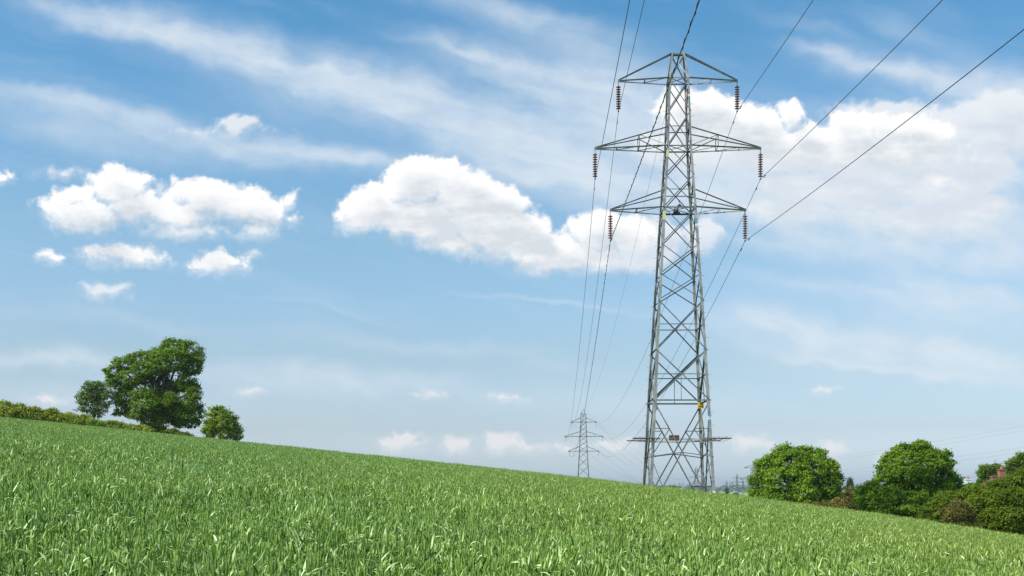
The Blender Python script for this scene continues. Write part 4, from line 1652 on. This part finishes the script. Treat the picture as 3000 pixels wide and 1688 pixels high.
plant('brown_bush', 'brown-leaved bush in the middle of the right-hand hedge', 'bush', 2800, 1545, 66.5, Z8([
    (1970, 770, 85, 60), (1930, 860, 100, 75, .5), (1970, 940, 105, 50, .5), (2040, 830, 75, 65), (1890, 820, 70, 45), (2060, 910, 80, 40), (2120, 950, 60, 30)]), 19000, .065, M_BROWN, 15, ragged=.24, parts=('stem', 'foliage'), clump=12)
plant('tall_hedge', 'tall dark green hedge filling the lower right corner', 'hedge', 2930, 1570, 69, Z8([
    (2080, 690, 90, 60), (2030, 650, 60, 40), (1960, 680, 70, 55, -1), (2000, 740, 80, 60, -1.5), (1900, 720, 70, 60, -1.5), (2200, 650, 110, 80), (2330, 590, 110, 75), (2440, 560, 110, 75), (2570, 530, 110, 90), (2160, 770, 120, 80, .8), (2320, 720, 140, 100, 1.0), (2490, 700, 150, 110, 1.2), (2640, 720, 120, 170),
    (2160, 880, 100, 75, .8), (2290, 860, 130, 90, 1.2), (2440, 860, 130, 100, 1.5), (2590, 880, 110, 120, 1.3), (2330, 960, 100, 60, .9), (2470, 980, 120, 65, 1.3), (2210, 970, 70, 35), (2620, 1030, 110, 60)]), 80000, .080, M_DARKG, 16, ragged=.16, parts=('stem', 'foliage'), clump=12)
plant('spreading_tree', 'green tree behind the hedge, left of the brick chimney', 'tree', 2890, 1430, 165, Z8([
    (2250, 410, 70, 35), (2320, 405, 45, 28), (2200, 460, 45, 50), (2270, 470, 70, 45), (2200, 540, 45, 60), (2260, 560, 60, 60)]), 9000, .15, M_OAK, 17, trunk=(2890, 1420), thick=.25, clump=12)
plant('leafy_tree', 'green tree behind the hedge at the right edge, beyond the brick chimney', 'tree', 2980, 1420, 160, Z8([
    (2540, 320, 70, 45), (2480, 370, 70, 45), (2600, 370, 80, 70), (2440, 430, 60, 45), (2530, 440, 90, 60), (2620, 470, 90, 70), (2460, 500, 70, 50)]), 12000, .15, M_OAK, 18, trunk=(2975, 1410), thick=.3, clump=12)
plant('field_shrub', 'small green shrub behind the white chimneys', 'bush', 2853, 1430, 175, Z8([(2110, 580, 55, 30), (2050, 600, 60, 35)]), 3000, .14, M_OAK, 19, parts=('stem', 'foliage'))
plant('conifer_tree', 'dark pointed conifer between the two round trees', 'tree', 2490, 1440, 420, Z8([
    (975, 520, 8, 20), (975, 550, 18, 28), (975, 585, 24, 26), (940, 595, 18, 16)]), 2600, .30, M_FAR, 20, trunk=(2490, 1436), thick=.2, ragged=.1)

# bushes in the valley seen under the pylon
k7 = 400 / 2576
for i, (lab, bl, Y, n, sz, m) in enumerate((
        ('dark bush at the foot of the near left pylon leg', [(25, 640, 45, 45), (-20, 660, 40, 30)], 190, 1500, .16, M_OAK),
        ('dark green bush low between the near pylon legs', [(270, 655, 60, 40), (320, 670, 50, 30)], 260, 1800, .2, M_OAK),
        ('larger dark bush between the near pylon legs, right of the first', [(460, 670, 90, 50), (420, 650, 50, 40), (530, 700, 40, 30)], 300, 2600, .22, M_OAK),
        ('hedge clump in the pale distant field', [(1330, 770, 60, 28), (1180, 745, 50, 30)], 900, 1500, .5, M_FAR),
        ('pointed dark tree in the pale distant field', [(1475, 690, 18, 45), (1475, 760, 34, 45)], 900, 1500, .5, M_FAR),
        ('bushy tree left of the pylon by the round tree', [(1660, 780, 45, 40), (1530, 800, 30, 18)], 900, 1500, .5, M_FAR),
        ('distant hedge below the pylon by the round tree', [(1960, 800, 50, 30)], 500, 1200, .3, M_FAR))):
    bp = [(1900 + a * k7, 1330 + b * k7, c * k7, d * k7) for a, b, c, d in bl]
    plant('valley_bush' if i not in (4, 5) else 'valley_tree', lab, 'bush' if i not in (4, 5) else 'tree', bp[0][0], bp[0][1] + bp[0][3], Y, bp, n, sz, m, 40 + i, parts=('stem', 'foliage'), depth=.9)


# the wooded skyline, kilometres off
def wood(name, label, x0, x1, top, Y, n, size, seed, hvar=5, ):
    r_ = np.random.default_rng(seed)
    bl = []
    x = x0
    while x < x1:
        w = r_.uniform(7, 15)
        tp = top(x) + r_.normal(0, hvar / 3)
        Yy = Y + r_.uniform(-150, 150)
        p = W(x, tp, Yy)
        g = gz(p.x, Yy)
        hh = max(6, (p.z - g))
        kk = Yy / FPX
        bl.append((p.x, Yy, g + hh * .45, w * kk * .62, w * kk * .5, hh * .58))
        x += w * .7
    me = crown_mesh(name, bl, n, size, M_FAR, seed, inner=.05)
    o = bpy.data.objects.new(name, me)
    COL.objects.link(o)
    tag(o, label, None, None, 'stuff')
    return o


def top1(x):
    return float(np.interp(x, [1800, 1950, 1972, 1985, 2010, 2040, 2080, 2110, 2150, 2165, 2200, 2300], [1428, 1425, 1421, 1426, 1422, 1424, 1429, 1427, 1421, 1424, 1427, 1427]))


wood('distant_wood', 'hazy blue-green belt of woodland along the horizon', 1700, 2330, top1, 4100, 16000, 3.0, 60, 3)
wood('distant_wood', 'hazy woodland on the horizon between and beyond the round trees', 2330, 3200, lambda x: float(np.interp(x, [2330, 2500, 2530, 2570, 3200], [1428, 1425, 1421, 1425, 1424])), 3300, 14000, 2.5, 61, 3)
wood('distant_wood', 'hazy line of woodland low in the valley under the pylon', 1880, 2068, lambda x: 1432.0, 1900, 6000, 1.5, 62, 3)

# ---------------------------------------------------------------- houses beyond the hedge


def house(name, label, px, eave_py, Y, w, d, hroof, wall, chim, rz=0.0, chim_c=None):
    p = W(px, eave_py, Y)
    b = gz(p.x, Y) - .2
    h = p.z - b
    t = empty(name, (p.x, Y, b), rz)
    tag(t, label, 'house')
    mb = MB()
    mb.box((0, 0, h / 2), (w, d, h))
    for s in (-1, 1):
        x = s * w / 2
        mb.add([(x - .02 * s, -d / 2, h), (x - .02 * s, d / 2, h), (x - .02 * s, 0, h + hroof), (x - .3 * s, -d / 2, h), (x - .3 * s, d / 2, h), (x - .3 * s, 0, h + hroof)],
               [(0, 1, 2), (5, 4, 3), (0, 3, 4, 1), (1, 4, 5, 2), (2, 5, 3, 0)])
    mb.build('wall', wall, t)
    mb = MB()
    for s in (-1, 1):
        e, tt = .35, .14
        y0, y1 = s * (d / 2 + e), 0
        zz = h - e * hroof / (d / 2)
        mb.add([(-w / 2 + .0, y0, zz + .02), (w / 2, y0, zz + .02), (w / 2, y1, h + hroof + .02), (-w / 2, y1, h + hroof + .02),
                (-w / 2, y0, zz + tt), (w / 2, y0, zz + tt), (w / 2, y1, h + hroof + tt), (-w / 2, y1, h + hroof + tt)],
               [(0, 1, 2, 3), (7, 6, 5, 4), (0, 4, 5, 1), (1, 5, 6, 2), (2, 6, 7, 3), (3, 7, 4, 0)])
    roof = mb.build('roof', M_TILE, t)
    for cx, cw, top, pots in chim:
        mb = MB()
        mb.box((cx, 0, h + hroof + (top - .8) / 2), (cw, .8, top + .8))
        mb.box((cx, 0, h + hroof + top + .06), (cw + .16, .96, .12))
        mb.build('chimney', chim_c or wall, roof)
        for i in range(pots):
            mb = MB()
            mb.lathe((cx + (i - (pots - 1) / 2) * .42, 0, h + hroof + top + .12), [(.16, 0), (.14, .08), (.12, .4), (.15, .45)], 10)
            mb.build('chimney_pot', M_POT, roof)
    for i in range(3):
        mb = MB()
        x = (i - 1) * w * .3
        mb.box((x, -d / 2 - .01, h - 1.2), (1.1, .1, 1.2))
        f = mb.build('window', M_WHITE, t)
        mb = MB()
        mb.box((x, -d / 2 - .065, h - 1.2), (.95, .03, 1.05))
        mb.build('pane', M_PANE, f)
    return t


house('white_cottage', 'white cottage whose chimneys rise over the right-hand hedge', 2850, 1435, 185, 4.6, 5, .6, M_RENDER, [(-.78, .85, .95, 1), (.95, .6, .45, 0)])
house('brick_house', 'red brick house with a tall stepped chimney behind the hedge', 2942, 1424, 150, 4.4, 5, .62, M_BRICK, [(-.35, .72, 1.42, 1), (-1.35, .7, .55, 0)])

# ---------------------------------------------------------------- tall weeds standing over the wheat
M_WEED = plain('rank_grass', (.05, .17, .05), .6, 0, .2)


def weed(px, py_base, Y, H, label, n, seed, lean=0.0):
    X = (px - 1500) / FPX * Y
    t = empty('tall_grass', (X, Y, gz(X, Y)))
    tag(t, label, 'grass plant', 'grass plants standing above the wheat')
    r = np.random.default_rng(seed)
    mb = MB()
    mb.tube([(0, 0, 0), (.01 + lean * .3, 0, H * .5), (.02 + lean, 0, H * .8), (.02 + lean, 0, H * .86)], [.006, .005, .004, .004], 5)
    mb.build('stalk', M_WEED, t)
    mb = MB()
    mb.tube([(.02 + lean, 0, H * .84), (.02 + lean, 0, H * .90), (.02 + lean, 0, H * .97), (.02 + lean, 0, H)], [.005, .014, .012, .003], 6)
    mb.build('seed_head', M_WEED, t)
    for i in range(n):
        mb = MB()
        pts = blade((lean * .5, 0, H * r.uniform(.66, .82)), r.choice([0.0, 0.3, 3.1, -.3]), r.uniform(.25, .5), r.uniform(1.9, 2.7), r.uniform(.42, .6), .045, .5, 9)
        mb.add(pts, [(2 * j, 2 * j + 1, 2 * j + 3, 2 * j + 2) for j in range(len(pts) // 2 - 1)])
        mb.build('leaf', M_WEED, t)


weed(501, 1400, 16.0, 1.20, 'dark grass stalk standing alone above the wheat, left of centre', 0, 1)
weed(524, 1400, 16.2, 1.02, 'grass plant with arching leaves right beside the lone dark stalk', 4, 3, .03)
for i, (px, H) in enumerate(((540, 1.35), (549, 1.2), (556, 1.0))):
    pass
weed(468, 1270, 132, 2.0, 'pale tuft of tall grass at the foot of the big tree', 3, 9, .05)

# ---------------------------------------------------------------- the air
mb = MB()
mb.box((0, 2400, 8.0), (9000, 7600, 66))
hz_m, t, o = mat('air')
v = nd(t, 'ShaderNodeVolumePrincipled')
v.inputs['Color'].default_value = (.93, .96, 1, 1)
v.inputs['Density'].default_value = .00011
v.inputs['Anisotropy'].default_value = .3
t.links.new(v.outputs[0], o.inputs['Volume'])
hz = mb.build('haze', hz_m)
tag(hz, kind='stuff')
